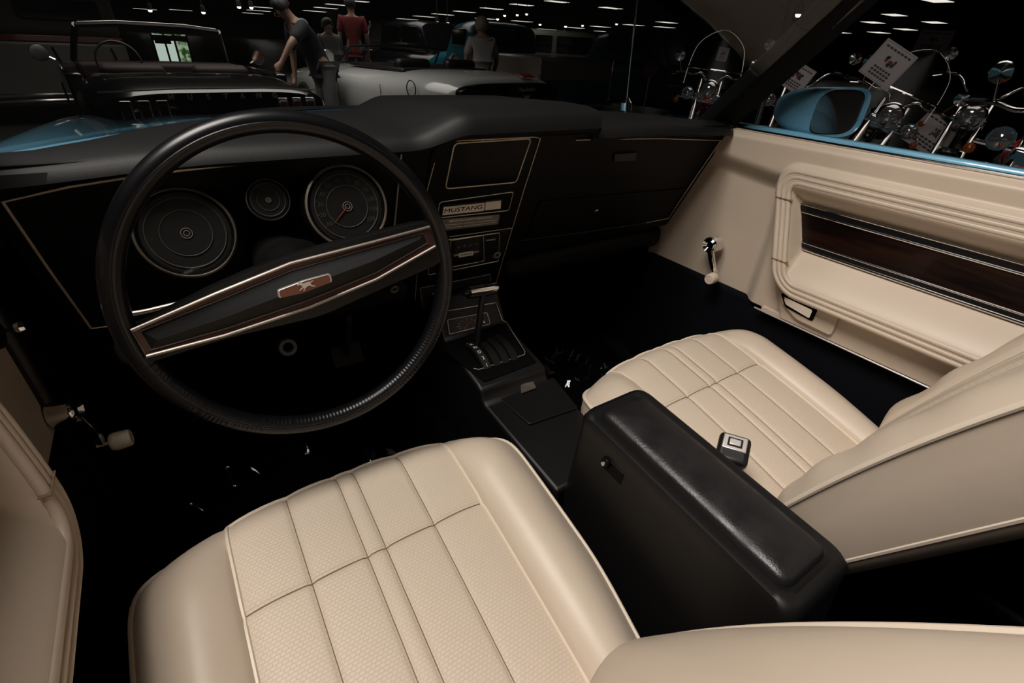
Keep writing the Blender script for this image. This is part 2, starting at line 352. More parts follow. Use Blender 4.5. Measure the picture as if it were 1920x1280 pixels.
    g = G(); g.grid(lambda u, v: Q(lerp(-1, 1, u) * min(SB, eb(HL * v) * .62), HL * v), 80, 60); g.build('backrest_insert', M_weave, t, smooth=180)
    for s in (-1, 1):
        def bb(u, v):
            w = HL * v; E_ = eb(w); return Q(s * lerp(min(SB, E_ * .62), E_, u), w)
        g = G(); g.grid(bb, 24, 60); g.build('backrest_bolster', M_vinyl, t, smooth=180)
    out = [(-eb(w), w) for w in [HL * (1 - (1 - i / 40) ** 1.5) for i in range(41)]]; out += [(lerp(-eb(HL), eb(HL), i / 40), HL) for i in range(1, 40)] + [(-x, y) for x, y in reversed(out)]
    front = [Q(x, w) for x, w in out]
    def bk(x, w, d): return B0 + U * (x * 0.97) + W * w * 1.0 + N * d
    rows = [front, [bk(x * 1.01, w, nb(x, w) - 0.035) for x, w in out], [bk(x * 1.0, w, -0.075) for x, w in out], [bk(x * .93, w * .99, -0.10) for x, w in out]]
    g = G(); n = len(front)
    g.add([p for r in rows for p in r], [(i * n + j, i * n + (j + 1) % n, (i + 1) * n + (j + 1) % n, (i + 1) * n + j) for i in range(3) for j in range(n)] + [tuple(range(3 * n, 4 * n))]); g.build('backrest_side', M_vinyl, t, smooth=60)
    g = G(); g.tube([p + N * 0.0015 for p in front[1:-1]], 0.0040, 8); g.build('backrest_piping', M_pipe, t)
    g = G(); g.tube([bk(x * .985, w, -0.079) for x, w in out][1:-1], 0.0034, 6); g.build('rear_piping', M_pipe, t)
    g = G()
    for l in LN: g.tube([Q(l * .9, 0.02 + i * (HL - .05) / 50, 0.0004) for i in range(51)], 0.0007, 4)
    g.build('backrest_stitching', M_thread, t)
    return t
seat(-0.350, 0.0, 'cream vinyl bucket seat facing the steering wheel', 0.166, 31, 0)
seat(0.375, 0.012, 'cream vinyl bucket seat between console and wood-trimmed door', 0.190, 26.5, 1)
# seat belt parts
bt = thing('seat_belt_buckle', 'black seat belt buckle with chrome release button beside armrest', 'buckle', (0.19, 0.25, 0.50))
bp = on_axis(1376, 840, 2, 0.540); BN = (V((0, 0, 1)) * .75 + (CAM - bp).normalized() * .65).normalized()
U = (on_plane(1404, 842, bp, BN) - on_plane(1356, 828, bp, BN)).normalized(); W = BN.cross(U).normalized()
R = Matrix((U, W, BN)).transposed()
g = G(); g.box(bp - BN * .010, (0.048, 0.052, 0.024), R); g.build('buckle_body', M_plas, bt, bevel=0.008)
g = G(); g.box(bp + BN * 0.002 + W * .008, (0.036, 0.026, 0.004), R); b1 = g.build('buckle_plate', M_silver, bt, bevel=0.0015)
g = G(); g.box(bp + BN * 0.0035 + W * .008, (0.022, 0.015, 0.004), R); g.build('release_well', M_blackgloss, b1)
g = G(); g.box(bp + BN * 0.0045 + W * .008, (0.017, 0.011, 0.004), R); g.build('release_button', M_silver, b1, bevel=0.001)
g = G(); g.box(bp - W * 0.045 - BN * 0.018, (0.028, 0.060, 0.014), R); g.build('belt_sleeve', M_plas, bt, bevel=0.005)
st = thing('seat_belt_strap', 'pale seat belt strap end between driver cushion and backrest', 'belt', (-0.1, 0.15, 0.4))
g = G(); a = on_axis(1140, 1205, 2, 0.42); b = on_axis(1185, 1240, 2, 0.40); d = (b - a).normalized(); w = V((0, 0, 1)).cross(d) * 0.009; g.add([a + w, a - w, b - w, b + w], [(0, 1, 2, 3)]); g.build('webbing', M_pipe, st, solid=0.002)
# ================================================================== DOORS
def door(s, label, is_pass):
    t = thing('car_door', label, 'car door', (XC + s * 0.70, 0.2, 0.15))
    X = lambda f: (XC if s > 0 else -0.012) + s * f
    ZT, ZB_, YF, YR, YC = 0.926, 0.552, 0.92, -0.40, 0.512; SH = 0.40
    def frib(z): return lerp(0.603, 0.634, ss(0.63, 0.86, z))
    def f(y, z):
        # upper roll + recessed forward field
        base = 0.678 - 0.026 * ss(0.815, 0.865, z + 0.02 * math.sin(y * 5)) 
        base = lerp(base, 0.672, ss(0.908, ZT, z) ** 2)
        k = ss(YC + .077, YC + .037, y)                                   # armrest block begins here
        base = lerp(base, min(base, 0.655), k * ss(0.89, 0.85, z))
        # inner (recess) distance for the C shaped frame
        y = y - SH * (z - 0.745)
        rz = 0.5 * (0.845 - 0.650); cz = 0.5 * (0.845 + 0.650); qy = y - YC + 0.024; qz = abs(z - cz) - rz + 0.024
        d = -(math.hypot(max(qy, 0), max(qz, 0)) + min(max(qy, qz), 0) - 0.024)   # >0 inside
        blk = ss(YC + .047, YC + .032, y)
        if d > 0:
            tz = min(1, (0.845 - z) / 0.045) if z > .75 else min(1, (z - 0.650) / 0.064) ** 1.4; ty = min(1, (YC - y) / 0.014)
            inner = lerp(frib(z), 0.670, min(ss(0, 1, tz) if z > .75 else tz, ty))
            return lerp(base, inner, blk)
        # on the frame itself and outside of it
        o = -d
        fo = lerp(frib(z), base if z > .75 else 0.640, ss(0.029, 0.040, o))
        return lerp(base, fo, blk)
    NY, NZ = 300, 130
    YFz = lambda z: lerp(YF, 0.755, ss(0.80, 0.92, z))
    g = G(); g.grid(lambda u, v: (X(f(lerp(YR, YFz(lerp(ZB_, ZT, v)), u), lerp(ZB_, ZT, v))), lerp(YR, YFz(lerp(ZB_, ZT, v)), u), lerp(ZB_, ZT, v)), NY, NZ); body = g.build('door_panel', M_door, t, smooth=180)
    # ribs of the C shaped frame
    def cpath(off):
        z1, z0, yf_ = 0.845 + off, 0.650 - off, YC + off; r = 0.024 + off; p = [(YR, z1)]
        for i in range(30): p.append((lerp(YR, yf_ - r, (i + 1) / 30), z1))
        for i in range(1, 12): a = math.pi / 2 * i / 12; p.append((yf_ - r + r * math.sin(a), z1 - r + r * math.cos(a)))
        p += [(yf_, lerp(z1 - r, z0 + r, i / 10)) for i in range(11)]
        for i in range(1, 12): a = math.pi / 2 * i / 12; p.append((yf_ - r + r * math.cos(a), z0 + r - r * math.sin(a)))
        for i in range(31): p.append((lerp(yf_ - r, YR, i / 30), z0))
        return p
    for off in (0.002, 0.013, 0.024):
        g = G(); g.tube([(X(frib(z) + (0.0040 if z < .76 else 0.0046)), y + SH * (z - 0.745) * ss(0.2, 0.45, y), z) for y, z in cpath(off)], 0.0058, 10); g.build('armrest_rib', M_door, t, smooth=180)
    # joints where the end cap meets the long rails
    for z in (0.812, 0.690):
        g = G(); g.box((X(frib(z) + 0.002), YC + .010 + SH * (z - .745), z), (0.010, 0.036, 0.0010)); g.build('cap_joint', M_thread, t)
    # wood insert + chrome strips
    wp = rpoly([(0, YR, 0.800), (0, YC - .008 + SH * .055, 0.800), (0, YC - .008 - SH * .029, 0.716), (0, YR, 0.716)], 0.008)
    g = G(); g.prism(wp, (X(0.668), 0, 0), (X(0.6625), 0, 0)); g.build('wood_insert', M_wood, t, smooth=30)
    for z, h in ((0.8035, 0.0016), (0.7885, 0.0024), (0.7265, 0.0016), (0.7135, 0.0032)):
        g = G(); g.tube([(X(0.661), YR, z), (X(0.661), YC - .012 + SH * (z - .745), z)], h, 8); g.build('chrome_strip', M_chrome, t)
    for z in (0.796, 0.720):
        g = G(); g.box((X(0.6625), (YR + YC - .01 + SH * (z - .745)) / 2, z), (0.004, YC - .01 + SH * (z - .745) - YR, 0.011)); g.build('black_strip', M_blackgloss, t)
    # door release in the underside of the armrest
    ep = rpoly([(0, 0.488, 0.618), (0, 0.352, 0.618), (0, 0.350, 0.566), (0, 0.43, 0.568), (0, 0.475, 0.592)], 0.010)
    g = G(); g.prism(ep, (X(0.655), 0, 0), (X(0.630), 0, 0)); pl = g.build('release_escutcheon', M_door, t, bevel=0.002)
    hp = rpoly([(0, 0.482, 0.614), (0, 0.395, 0.612), (0, 0.395, 0.580), (0, 0.462, 0.586)], 0.006)
    g = G(); g.prism(hp, (X(0.640), 0, 0), (X(0.6285), 0, 0)); g.build('release_recess', M_void, pl)
    lp = rpoly([(0, 0.472, 0.610), (0, 0.402, 0.607), (0, 0.402, 0.586), (0, 0.460, 0.594)], 0.004)
    g = G(); g.prism(lp, (X(0.634), 0, 0), (X(0.624), 0, 0)); tag(g.build('release_lever', M_chrome, pl, bevel=0.001), 'chrome door release lever')
    # bottom edge strip
    g = G(); g.box((X(0.649), (YR + 0.52) / 2, 0.5535), (0.012, 0.52 - YR, 0.012)); g.build('lower_strip', M_door, t, bevel=0.003)
    g = G(); g.tube([(X(0.642), YR, 0.5475), (X(0.642), 0.535, 0.5475)], 0.0022, 6); g.build('lower_moulding', M_silver, t)
    g = G(); g.box((X(0.690), 0.26, 0.36), (0.05, 1.30, 0.39)); g.build('lower_carpet', M_carpet, t, bevel=0.01)
    # top: chrome bead, rubber, painted sill and outer skin
    g = G(); g.tube([(X(0.6715), YR, ZT + 0.001), (X(0.6715), 0.78, ZT + 0.001)], 0.0032, 8); g.build('beltline_moulding', M_chrome, t)
    g = G(); g.box((X(0.684), 0.19, ZT - 0.012), (0.022, 1.18, 0.022)); g.build('window_seal', M_rubber, t)
    sk = [(0.696, 0.915), (0.698, 0.931), (0.708, 0.935), (0.74, 0.931), (0.80, 0.905), (0.845, 0.85), (0.875, 0.72), (0.878, 0.55), (0.86, 0.35), (0.80, 0.16)]
    sk = [(p.x, p.y) for p in smoothpath([(a, b, 0) for a, b in sk], 5)]
    g = G(); g.grid(lambda u, v: (X(sk[int(round(u * (len(sk) - 1)))][0]), lerp(YR, 0.80, v), sk[int(round(u * (len(sk) - 1)))][1]), len(sk), 6); g.build('outer_skin', M_blue, t, smooth=60)
    g = G(); g.grid(lambda u, v: (X(sk[int(round(u * (len(sk) - 1)))][0] + .012 * math.sin(math.pi * v)), lerp(-2.1, YR - .006, v), sk[int(round(u * (len(sk) - 1)))][1] + .02 * (1 - v)), len(sk), 10); g.build('quarter_panel', M_blue, car, smooth=60)
    return t
dR = door(1, 'cream door with dark wood strip, behind the passenger seat cushion', True)
dL = door(-1, 'cream door beside the steering wheel with mirror control lever', False)
# window cranks
def crank(parent, hub, axis, knob, kax):
    hub, axis, knob, kax = V(hub), V(axis).normalized(), V(knob), V(kax).normalized()
    g = G(); g.lathe([(0.021, -0.022), (0.021, 0.0), (0.0205, 0.006), (0.019, 0.008), (0.018, 0.009), (0.014, 0.006), (0.012, 0.008), (0.008, 0.005), (0, 0.006)], hub, axis, 32); c = g.build('window_crank', M_chrome, parent, smooth=40)
    d = (knob - hub); e1 = hub + d * 0.16 + axis * 0.001; e2 = knob - kax * 0.024; w = axis.cross(d).normalized()
    rings = []
    for k in range(9):
        p = e1.lerp(e2, k / 8) + axis * (0.004 * math.sin(math.pi * k / 8)); r = lerp(0.0085, 0.0055, k / 8)
        rings.append([p + w * r + axis * .003, p + w * r * .4 + axis * .0055, p - w * r * .4 + axis * .0055, p - w * r + axis * .003, p - w * r - axis * .003, p + w * r - axis * .003])
    g = G(); g.loft(rings); g.build('crank_arm', M_chrome, c, smooth=50)
    g = G(); g.lathe([(0.0065, -0.030), (0.0065, -0.016), (0.008, -0.014)], knob, kax, 20); g.build('knob_collar', M_chrome, c)
    g = G(); g.lathe([(0.009, -0.015), (0.0125, -0.013), (0.0145, -0.008), (0.0135, 0.008), (0.0125, 0.012), (0.010, 0.0132), (0.009, 0.012), (0.007, 0.0125), (0, 0.0125)], knob, kax, 28); tag(g.build('crank_knob', M_ivory, c, smooth=50), 'cream plastic crank knob')
hub = on_axis(1333, 459, 0, 0.650); crank(dR, hub, (-1, 0, 0), on_axis(1334, 522, 0, 0.632), (-1, -0.1, 0))
hub = on_axis(133, 770, 0, -0.663); kn = on_axis(228, 824, 0, -0.622); crank(dL, hub, (1, -0.15, 0.05), kn, (1, 0, 0))
g = G(); mp = on_axis(38, 613, 0, -0.620); mb = on_axis(-6, 624, 0, -0.665)
g.tube([mb, mp], 0.0022, 8); g.lathe([(0, -.006), (.0045, -.004), (.006, 0), (.0045, .004), (0, .006)], mp, (1, 0, 0), 16); rm = g.build('mirror_control_lever', M_chrome, dL)
g = G(); g.lathe([(0.020, -0.02), (0.019, 0), (0.010, 0.005), (0, 0.005)], mb, (1, 0, 0)); g.build('mirror_control_bezel', M_plas, dL)
# ================================================================== SIDE MIRROR
mr = thing('side_mirror', 'light blue bullet-shaped door mirror with chrome glass', 'mirror', (0.83, 0.65, 0.92))
mc = on_axis(1567, 211, 0, 0.80); view = (CAM - mc).normalized(); fwd = V((0.10, -1, 0.02)).normalized()
fa = V((-0.52, -0.85, 0.01)).normalized(); su = V((0, 0, 1)).cross(fa).normalized(); sv = fa.cross(su)
def mring(k, off, cxo=0):
    pts = []; back = V((0.0, 0.0, 0.0)) if off > -.01 else V((-0.10, 0.88, 0)) * -off * 1.05
    for i in range(40):
        a = 2 * math.pi * i / 40; c, s_ = math.cos(a), math.sin(a); ex = 2 / 3.6
        pts.append(mc + fa * (off if off > -.01 else 0) + back + su * (math.copysign(abs(c) ** ex, c) * 0.060 * k) + sv * (math.copysign(abs(s_) ** ex, s_) * 0.050 * k + 0.006 * c * k))
    return pts
g = G(); g.loft([mring(0.86, -0.004), mring(0.93, 0.012), mring(0.975, 0.014), mring(1.0, 0.010), mring(1.0, -0.02), mring(0.95, -0.045), mring(0.82, -0.078), mring(0.60, -0.105), mring(0.34, -0.125), mring(0.06, -0.135)]); g.build('mirror_housing', M_blue, mr, smooth=60)
g = G(); g.loft([mring(0.885, -0.003), mring(0.885, 0.003)]); g.build('glass_rim', M_blackgloss, mr)
g = G(); g.loft([mring(0.85, 0.0), mring(0.85, 0.004)]); g.build('mirror_glass', M_mirror, mr, smooth=20)
pa = on_axis(1520, 243, 0, 0.775)
g = G()
rr = []
for k in range(6):
    t_ = k / 5; c_ = lerp(V((pa.x, pa.y + .03, 0.915)), mc + V((-.015, .07, -0.035)), t_); a_ = lerp(.055, .04, t_) * (1 + .35 * (1 - t_) ** 2); rr.append([c_ + V((math.cos(q) * .022, math.sin(q) * a_, 0)) for q in [2 * math.pi * i / 16 for i in range(16)]])
g.loft(rr); g.build('mirror_foot', M_blue, mr, smooth=60)
# ================================================================== DASHBOARD
dash = thing('dashboard', 'black padded dashboard with gauges, radio stack and thin bright trim', 'dashboard', (0.02, 0.85, 0.6))
DN = V((0, -1, -0.45)).normalized(); DU = V((1, 0, 0)); DV = DN.cross(DU); DP = V((0, 0.75, 0.898))
def D(px, py, n=0.0): return on_plane(px, py, DP, DN) + DN * n
def Dx(x, z, n=0.0): return V((x, 0.75 + 0.45 * (0.898 - z), z)) + DN * n
# face panel, closed behind
g = G(); g.prism(rpoly([Dx(-0.630, .935), Dx(0.676, .935), Dx(0.676, .655), Dx(0.130, .655), Dx(0.118, .585), Dx(-0.085, .585), Dx(-0.10, .645), Dx(-0.630, .645)], 0.012), V((0, 0.13, -0.04)), DN * 0.0); g.build('face_panel', M_face, dash, bevel=0.004)
# padded top: section swept along x, with the raised centre pod
def hump(x): return ss(-0.135, -0.045, x) * (1 - ss(0.222, 0.236, x))
def padsec(x):
    h = hump(x); yb = max(wby(min(max(x, -.634), .67)) - 0.004, 0.815); dz = 0.032 * h; yl = 0.722 - 0.022 * h; drop = 0.020 * ss(0.40, 0.66, abs(x - XC)) 
    zl = 0.944 + dz - drop * .6; zf = 0.948 + dz * 0.75 - drop * 0.5
    zf = min(zf, zl + 0.012) - 0.007
    y4 = max(lerp(yb, yl, .7), yl + 0.055); y3 = max(lerp(yb, yl, .35), y4 + .008)
    p = [(yb, zf - 0.07), (yb, zf - 0.004), (yb - 0.01, zf), (y3, zf + 0.006), (y4, lerp(zf, zl, .6) + 0.007), (yl + 0.045, zl + 0.003), (yl + 0.018, zl - 0.001), (yl + 0.004, zl - 0.009), (yl, zl - 0.020 - dz * .3), (yl + 0.004, 0.926 + .020 * h), (yl + 0.012, 0.918 + .021 * h), (yl + 0.03, 0.914 + .021 * h), (yl + 0.10, 0.90 + .02 * h)]
    return [V((x, y, z)) for y, z in p]
xs = sorted(set([round(-0.720 + 1.408 * i / 118, 4) for i in range(119)] + [0.216, 0.220, 0.223, 0.226, 0.229, 0.232, 0.235, 0.238]))
def endpull(x, r):                                     # round off both ends of the pad
    k = ss(0.03, 0.0, 0.688 - x); c = V((x, 0.80, 0.925)); return [lerp(p, c, 0.35 * k ** 2) for p in r]
g = G(); g.loft([endpull(x, padsec(x)) for x in xs]); g.build('dash_pad', M_pad, dash, smooth=50)
def strip(pts, r, name='trim_strip', m=None, par=None, seg=6): g = G(); g.tube(pts, r, seg); return g.build(name, m or M_trim, par or dash)
strip([D(*p, 0.003) for p in ((737, 432), (752, 279), (520, 297), (290, 322), (130, 347), (5, 375), (90, 500), (170, 612), (222, 606))], 0.0017)
strip([D(*p, 0.003) for p in ((1078, 261), (1130, 259), (1240, 258), (1350, 262), (1300, 335), (1252, 408), (1210, 416))], 0.0012)
strip([D(*p, 0.003) for p in ((976, 449), (1100, 433), (1212, 416))], 0.0016, m=M_plas)
# gauges
def gauge(px, py, R, marks, lab):
    GN = V((0.0, -0.96, 0.28)).normalized(); GV = GN.cross(DU)             # dials face the driver from short pods
    c = D(px, py); c = c + (CAM - c).normalized() * (0.78 * R); R = R * 0.945; P = lambda r, a, n: c + DU * (r * math.cos(a)) + GV * (r * math.sin(a)) + GN * n
    ring = lambda r, n: [P(r, 2 * math.pi * i / 64, n) for i in range(64)]
    g = G(); g.loft([ring(R * 1.10, -0.06), ring(R * 1.10, -0.004), ring(R * 1.03, 0.0)], caps=False); g.build('gauge_pod', M_face, dash, smooth=40)
    g = G(); g.loft([ring(R * 1.03, -0.002), ring(R * 1.03, 0.004), ring(R * .985, 0.0055), ring(R * .965, 0.003)], caps=False); gg = g.build('gauge_bezel', M_bezel, dash, smooth=60)
    g = G(); g.loft([ring(R * .97, 0.004), ring(R * .93, 0.003), ring(R * .90, 0.0012)], caps=False); g.build('gauge_well', M_void, gg, smooth=60)
    g = G(); g.add([P(0, 0, 0.001)] + ring(R * .93, 0.001), [(0, i + 1, (i + 1) % 64 + 1) for i in range(64)]); g.build('gauge_face', M_gface, gg)
    for k, r_ in ((.80, .0009), (.52, .0007)):
        g = G(); g.tube(ring(R * k, 0.0018), r_, 6, closed=True); g.build('dial_ring', M_dialline, gg)
    for k in (.115, .06):
        g = G(); g.tube(ring(R * k, 0.0022), .0007, 6, closed=True); g.build('hub_ring', M_dim, gg)
    if marks:
        for i, s_ in enumerate(marks):
            a = math.radians(215 - i * 250 / (len(marks) - 1)); text('dial_numeral', s_, P(R * .66, a, 0.0016), DU, GV, R * 0.15, M_dialline, gg, 0.0002)
        for i in range(51):
            a = math.radians(215 - i * 5)
            if i % 5 == 0: g = G(); g.tube([P(R * .75, a, 0.0016), P(R * .80, a, 0.0016)], 0.0005, 4); g.build('dial_tick', M_dialline, gg)
        a = math.radians(222); g = G(); g.tube([P(R * .02, a, 0.0026), P(R * .56, a, 0.0026)], [0.0012, 0.0004], 6); g.build('needle', M_red, gg)
    g = G(); g.add([P(0, 0, 0.0045)] + ring(R * .955, 0.0038), [(0, i + 1, (i + 1) % 64 + 1) for i in range(64)]); g.build('gauge_lens', M_glass, gg)
gauge(350, 437, 0.0595, None, '')
gauge(503, 375, 0.0290, None, '')
gauge(651, 387, 0.0615, ['10', '20', '30', '40', '50', '60', '70', '80', '90', '100', '110', '120'], '')
# ---- centre stack
def fr(px4, r, m=M_silver, n=0.004, rad=0.006, name='bezel_line', par=None):
    pts = rpoly([D(*p, n) for p in px4], rad); g = G(); g.tube(pts, r, 6, closed=True); return g.build(name, m, par or dash)
def panel(px4, n0, n1, m, rad=0.004, name='panel', par=None, bev=0.0):
    g = G(); g.prism(rpoly([D(*p) for p in px4], rad), DN * n0, DN * n1); return g.build(name, m, par or dash, bevel=bev)
panel([(808, 285), (842, 252), (1012, 250), (985, 345), (925, 545), (775, 572), (790, 420)], 0.0, 0.003, M_face, 0.01, 'stack_panel')
strip([D(*p, 0.004) for p in ((852, 261), (1000, 254), (1011, 257), (983, 345), (940, 488), (924, 545))], 0.0011)
strip([D(*p, 0.004) for p in ((813, 302), (800, 350), (792, 405))], 0.0008)
strip([D(*p, 0.004) for p in ((783, 470), (777, 560))], 0.0008)
sc = panel([(851, 268), (992, 258), (965, 337), (834, 349)], 0.002, 0.005, M_screen, 0.008, 'display_screen'); fr([(850, 266), (994, 257), (966, 339), (833, 351)], 0.0015, rad=0.009, par=sc, name='screen_bezel', m=M_trim)
# name plate
fr([(823, 376), (961, 357), (952, 392), (818, 406)], 0.0009, par=dash)
nb_ = panel([(826, 380), (939, 368), (938, 390), (823, 402)], 0.003, 0.007, M_blackgloss, 0.002, 'name_plate'); panel([(829, 383), (905, 375), (904, 390), (826, 398)], 0.007, 0.0082, M_label, 0.001, 'plate_field', nb_); panel([(907, 374), (936, 371), (935, 386), (906, 389)], 0.007, 0.0082, M_label, 0.001, 'plate_field', nb_)
def dirs(a, b): u = (D(*b) - D(*a)).normalized(); return u, DN.cross(u).normalized()
u, v = dirs((830, 390), (903, 382)); text('plate_lettering', 'MUSTANG', D(866, 386.5, 0.0084), u, v, 0.0135, M_void, nb_, 0.0002, wide=1.28)
sk_ = panel([(828, 409), (936, 400), (932, 418), (822, 431)], 0.003, 0.0036, M_sticker, 0.001, 'safety_sticker')
u, v = dirs((830, 415), (932, 405)); text('sticker_heading', 'IMPORTANT SAFETY PRECAUTION', D(882, 408.5, 0.0039), u, v, 0.0062, M_print, sk_, 0.0001, bold=0.0001)
for i, (a, b, y0, y1) in enumerate(((830, 866, 420, 416.5), (828, 864, 425, 421.5), (868, 930, 416, 409.5), (868, 928, 421.5, 414))):
    g = G(); g.tube([D(a, y0, 0.0038), D(b, y1, 0.0038)], 0.0006, 4); g.build('sticker_text_line', M_print, sk_)
# radio
rd = panel([(795, 455), (928, 432), (956, 424), (937, 483), (800, 511)], 0.003, 0.006, M_plas, 0.004, 'radio', bev=0.001)
fr([(806, 449), (934, 432), (932, 485), (800, 511)], 0.0010, n=0.007, rad=0.004, par=rd); strip([D(957, 424, .006), D(840, 440, .006)], 0.0009, par=rd)
fr([(842, 446), (903, 436), (905, 484), (838, 497)], 0.0010, n=0.0075, rad=0.003, par=rd, name='tuner_bezel')
panel([(850, 448), (896, 440), (898, 464), (852, 472)], 0.006, 0.0068, M_gface, 0.001, 'tuner_window', rd)
u, v = dirs((850, 470), (900, 462))
for i, s_ in enumerate(('6', '8', '10', '14')): text('tuner_mark', s_, D(857 + i * 11, 459 - i * 1.9, .007), u, v, 0.009, M_dim, rd, 0.0001)
panel([(848, 473), (895, 465), (895, 468), (848, 476)], 0.006, 0.0078, M_silver, 0.0004, 'tuner_pointer_bar', rd)
panel([(857, 469.5), (884, 465), (884, 473), (857, 477.5)], 0.0078, 0.0085, M_label, 0.001, 'stereo_badge', rd); text('stereo_lettering', 'STEREO', D(870.5, 471.3, .0088), u, v, 0.0068, M_void, rd, 0.0001, wide=1.2)
text('tuning_lettering', 'TUNING', D(917, 446, .0064), u, v, 0.0062, M_print, rd, 0.0001)
for i in range(5): panel([(848 + i * 10.5, 487 - i * 1.8), (857 + i * 10.5, 485.4 - i * 1.8), (857 + i * 10.5, 491.4 - i * 1.8), (848 + i * 10.5, 493 - i * 1.8)], 0.006, 0.0095, M_blackgloss, 0.0008, 'preset_button', rd)
def knob(px, py, R, h, par, m=M_plas):
    c = D(px, py); g = G(); g.lathe([(R * 1.25, 0.004), (R * 1.25, 0.007), (R, 0.008), (R * .95, h * .8), (R * .88, h), (R * .60, h), (R * .55, h * .9), (0, h * .9)], c, DN, 28); k = g.build('control_knob', m, par, smooth=40)
    g = G()
    for rr_ in (R * .93, R * .62): g.lathe([(rr_ - .0009, h * .98), (rr_ - .0007, h + .0012), (rr_ + .0007, h + .0012), (rr_ + .0009, h * .97)], c, DN, 28, False)
    g.build('knob_ring', M_silver, k)
knob(924, 466, 0.0088, 0.020, rd); knob(820, 487, 0.0088, 0.022, rd)
knob(733, 529, 0.0092, 0.020, dash)
g = G(); c = D(681, 545, .006); g.tube([c + DU * (0.010 * math.cos(a)) + DV * (0.010 * math.sin(a)) for a in [math.radians(200 + i * 15) for i in range(12)]], 0.0014, 8); g.build('key_ring', M_chrome, dash)
# heater control
hc = panel([(787, 537), (915, 512), (918, 545), (792, 571)], 0.003, 0.0045, M_gface, 0.003, 'heater_control'); fr([(786, 537), (917, 511), (919, 546), (791, 572)], 0.0009, n=0.005, rad=0.003, par=hc)
u, v = dirs((800, 550), (905, 530)); panel([(808, 547), (822, 544), (822, 551), (808, 554)], .0045, .005, M_dim, .0005, 'heater_mark', hc); panel([(850, 542), (905, 531), (905, 534), (850, 545)], .0045, .005, M_dim, .0005, 'heater_scale', hc)
g = G(); g.tube([D(812, 562, .006), D(842, 556, .006)], 0.0016, 6); g.build('heater_lever', M_chrome, hc)
# glove box
gd = panel([(1012, 376), (1286, 352), (1243, 409), (985, 444)], 0.0, 0.003, M_face, 0.004, 'glove_box_door', bev=0.001)
c = D(1115, 393); g = G(); g.lathe([(0.0062, 0.002), (0.0062, 0.007), (0.005, 0.0082), (0, 0.0082)], c, DN, 20); g.build('glove_box_lock', M_chrome, gd)
vp = panel([(1150, 287), (1192, 284), (1190, 299), (1150, 302)], 0.0, 0.004, M_plas, 0.003, 'dash_vent', bev=0.001)
c = D(970, 499); g = G(); g.lathe([(0.008, 0.0), (0.008, 0.006), (0.0065, 0.008), (0, 0.0075)], c, DN, 20); g.build('lighter_socket', M_plas, dash)
g = G(); g.tube([c + DU * (.0072 * math.cos(a)) + DV * (.0072 * math.sin(a)) + DN * .008 for a in [2 * math.pi * i / 24 for i in range(24)]], .0006, 6, closed=True); g.build('lighter_ring', M_silver, dash)
# under-dash tray
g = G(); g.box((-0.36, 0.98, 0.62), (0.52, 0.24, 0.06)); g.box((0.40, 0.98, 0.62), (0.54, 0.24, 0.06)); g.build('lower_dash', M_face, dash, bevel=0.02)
# ================================================================== STEERING WHEEL
WT = math.radians(10.2); WC = V((-0.345, 0.583, 0.802)); WU = V((1, 0, 0)); WV = V((0, math.sin(WT), math.cos(WT))); WN = WU.cross(WV)
sw = thing('steering_wheel', 'black steering wheel with broad silver-edged spoke and horse emblem', 'steering wheel', tuple(WC))
def Wp(px, py, n=0.0): return on_plane(px, py, WC, WN) + WN * n
RW = 0.1865; rows = 720
def rimf(u, v):
    a = 2 * math.pi * u; b = 2 * math.pi * v
    # ribbed inner grip in the lower part
    low = ss(-0.10, -0.30, math.sin(a)); rib = 0.0006 * low * (1 if int(u * rows) % 3 == 0 else 0) * max(0, math.cos(b - math.radians(115))) ** 0.5 if math.cos(b - math.radians(115)) > 0 else 0
    rr_ = 0.0120 - rib; rx = rr_ * math.cos(b) * 1.0; rn = rr_ * math.sin(b) * 1.12
    return WC + (WU * math.cos(a) + WV * math.sin(a)) * (RW + rx) + WN * rn
g = G(); g.grid(rimf, rows, 20, True, True); g.build('rim', M_blackgloss, sw, smooth=180)
g = G(); g.tube([WC + (WU * math.cos(a) + WV * math.sin(a)) * (RW - 0.0015) + WN * 0.0136 for a in [2 * math.pi * i / 120 for i in range(120)]], 0.0009, 6, closed=True); g.build('rim_bead', M_blackgloss, sw)
SPK = [(205, 634), (236, 690), (420, 632), (600, 590), (700, 545), (836, 486), (812, 408), (700, 436), (530, 480), (400, 536)]
def off(poly, k):
    c = sum(poly, V()) / len(poly); return [c + (p - c) * k for p in poly]
sp0 = rpoly([Wp(*p) for p in SPK], 0.02)
g = G(); g.loft([[p + WN * -0.022 for p in off(sp0, .96)], [p + WN * -0.004 for p in sp0], [p + WN * 0.004 for p in sp0], [p + WN * 0.009 for p in off(sp0, .975)]]); g.build('spoke_pad', M_plas, sw, smooth=50)
SIL = [(249, 613), (275, 661), (420, 623), (577, 571), (700, 520), (809, 459), (798, 423), (690, 452), (541, 490), (400, 547)]
INN = [(264, 615), (284, 650), (425, 610), (577, 558), (700, 508), (795, 454), (787, 435), (690, 462), (545, 503), (405, 560)]
def rimband(pa, pb, n0, n1, name, m):
    a = [Wp(*p, n0) for p in pa]; b = [Wp(*p, n1) for p in pb]; n = len(a); g = G(); g.add(a + b, [(i, (i + 1) % n, n + (i + 1) % n, n + i) for i in range(n)]); return g.build(name, m, sw, smooth=0)
g = G(); g.tube([Wp(*p, 0.0125) for p in SIL], 0.0021, 8, closed=True); g.build('silver_edge', M_spoke, sw)
M_maroon = mat('maroon_band', (0.055, 0.020, 0.016), 0.35, 0.3)
rimband(SIL, INN, 0.0115, 0.0100, 'maroon_band', M_maroon)
